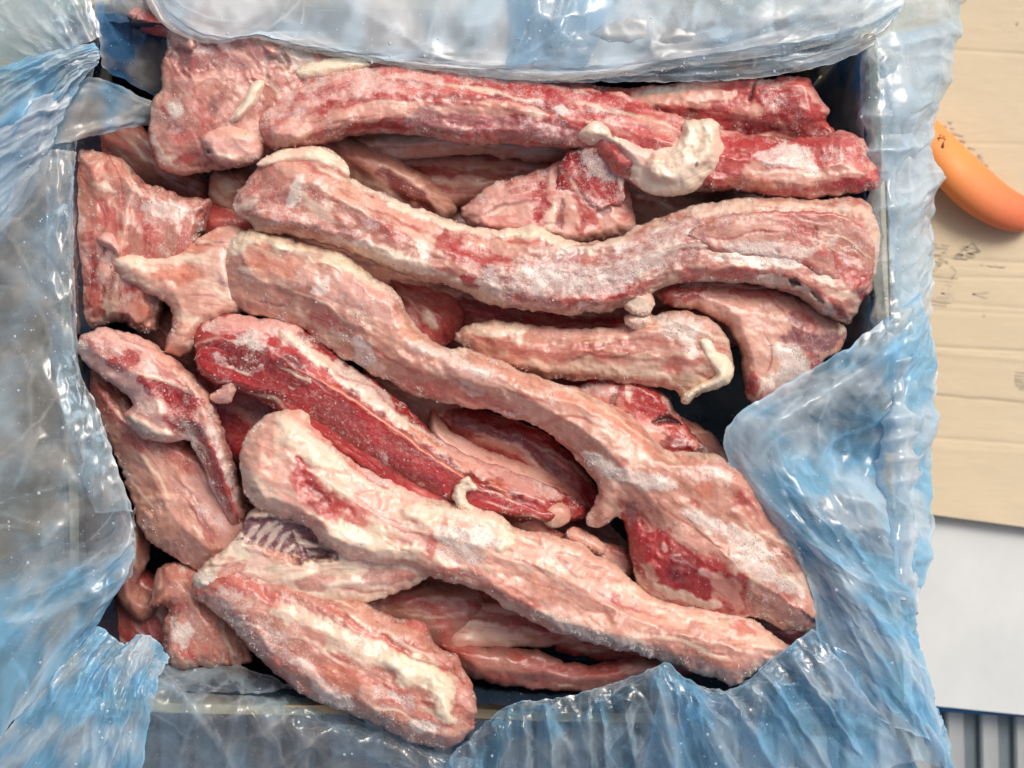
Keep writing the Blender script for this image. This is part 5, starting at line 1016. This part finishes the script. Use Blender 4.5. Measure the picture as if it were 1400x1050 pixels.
# right side: from inside the wall, over the rim and down outside
sheet('folded_edge', [[(1150, 80, -60), (1165, 250, -60), (1168, 420, -60), (1176, 600, -60), (1186, 820, -60)], [(1174, 70, -20), (1182, 250, -22), (1190, 420, -22), (1196, 600, -22), (1204, 820, -22)],
                      [(1186, 60, 3), (1196, 250, 3), (1206, 420, 3), (1212, 600, 3), (1220, 820, 3)], [(1212, 50, 5), (1222, 250, 5), (1230, 420, 5), (1236, 600, 5), (1240, 820, 3)],
                      [(1250, 40, -18), (1250, 250, -18), (1248, 420, -20), (1252, 600, -24), (1254, 820, -24)], [(1304, 30, -60), (1270, 200, -60), (1270, 300, -60), (1270, 400, -62), (1272, 560, -62), (1268, 760, -50)]],
      [('u', 40, 2.5), ('v', 60, 3.5), ('e', 50, 2)], ((34, 2.4), (14, 1)), .24, 'L', 'W', cell_px=2.5, drops=220)
sheet('hanging_film', [[(1190, -60, 8), (1194, 20, 8), (1204, 150, 6), (1214, 300, 6), (1222, 420, 4)], [(1236, -60, 2), (1238, 60, 0), (1240, 150, 0), (1244, 300, -4), (1248, 420, -8)],
                       [(1290, -60, -20), (1288, 40, -22), (1270, 130, -26), (1268, 260, -30), (1262, 390, -34)], [(1316, -60, -34), (1308, 40, -36), (1284, 130, -50), (1272, 200, -56), (1278, 280, -60), (1262, 400, -60)]],
      [('v', 60, 5), ('u', 36, 2.4)], ((40, 3), (14, .9)), .24, 'W', 'L', cell_px=2.5, drops=90)

# top flap
sheet('top_flap', [[(192, -14, 8), (206, 14, 8), (228, 38, 8), (262, 54, 8), (300, 60, 8), (345, 52, 8), (400, 66, 8), (470, 79, 8), (540, 90, 8), (620, 100, 8), (700, 109, 8), (780, 110, 8), (850, 105, 8), (920, 94, 8), (1000, 84, 8), (1090, 70, 8), (1180, 46, 8), (1230, 20, 8)],
                   [(210, -50, 8), (226, -24, 8), (250, 0, 8), (286, 16, 8), (322, 24, 8), (370, 22, 8), (420, 32, 8), (490, 42, 8), (560, 50, 8), (636, 56, 8), (716, 60, 8), (790, 60, 8), (860, 54, 8), (926, 46, 8), (1006, 36, 8), (1096, 24, 8), (1190, 4, 8), (1240, -20, 8)],
                   [(200, -160, 7), (1260, -160, 7)]],
      [('u', 150, 1.0), ('e', 190, .9)], ((200, .5),), .6, 'W', 'L', cell_px=3, rag=1.0, drops=90, crisp=.4, clear=(800, 960, .5), fade=48, ff=.4)
sheet('top_flap', [[(640, 104, 3), (700, 112, 3), (780, 113, 3), (850, 112, 3), (930, 112, 3), (1010, 109, 4), (1080, 100, 5), (1140, 86, 6), (1186, 66, 8), (1214, 40, 6)],
                   [(650, 50, 6), (720, 56, 6), (800, 58, 6), (870, 60, 6), (940, 58, 6), (1020, 54, 6), (1090, 44, 6), (1150, 30, 6), (1200, 14, 6), (1240, -10, 6)],
                   [(640, -120, 2), (1250, -120, 2)]],
      [('u', 60, 2), ('e', 110, 2)], ((70, 1),), .24, 'L', 'G', cell_px=2.5, rag=1.2, drops=60, crisp=.35)
sheet('top_flap', [[(690, 96, 12), (740, 84, 12), (800, 92, 12)], [(700, 30, 13), (750, 20, 13), (830, 30, 13)], [(690, -80, 10), (770, -80, 10), (880, -80, 10)]], [('v', 60, 1.6)], ((50, .8),), .12, 'W', 'L', cell_px=2.5, drops=20, fade=40)

# water and ice beads on the film
dp = np.concatenate(DROPS); rs = np.random.RandomState(5)
ic = []; t_ = (1+5**.5)/2
bpy_v = np.array([(-1, t_, 0), (1, t_, 0), (-1, -t_, 0), (1, -t_, 0), (0, -1, t_), (0, 1, t_), (0, -1, -t_), (0, 1, -t_), (t_, 0, -1), (t_, 0, 1), (-t_, 0, -1), (-t_, 0, 1)], float); bpy_v /= np.linalg.norm(bpy_v[0])
icf = np.array([(0, 11, 5), (0, 5, 1), (0, 1, 7), (0, 7, 10), (0, 10, 11), (1, 5, 9), (5, 11, 4), (11, 10, 2), (10, 7, 6), (7, 1, 8), (3, 9, 4), (3, 4, 2), (3, 2, 6), (3, 6, 8), (3, 8, 9), (4, 9, 5), (2, 4, 11), (6, 2, 10), (8, 6, 7), (9, 8, 1)])
rad = (.25+.9*rs.rand(len(dp))**4)/1000
V = bpy_v[None]*rad[:, None, None]*np.array([1, 1, .55])+dp[:, None]+np.array([0, 0, .0002])
F = icf[None]+12*np.arange(len(dp))[:, None, None]
t = NT('water_bead'); bs = t.n('BsdfPrincipled', I_Base_Color=(.85, .93, 1, 1), I_Roughness=.06); tr = t.n('BsdfTransparent', i0=(.93, .97, 1, 1))
mx = t.n('MixShader', i0=.35); t.t.links.new(tr.outputs[0], mx.inputs[1]); t.t.links.new(bs.outputs[0], mx.inputs[2]); t.put(t.out.inputs[0], mx.outputs[0])
wo = mesh_obj('water_beads', V.reshape(-1, 3), F.reshape(-1, 3), t.m, bag, True); tag(wo, kind='stuff')
print('total tris', TRIS[0])
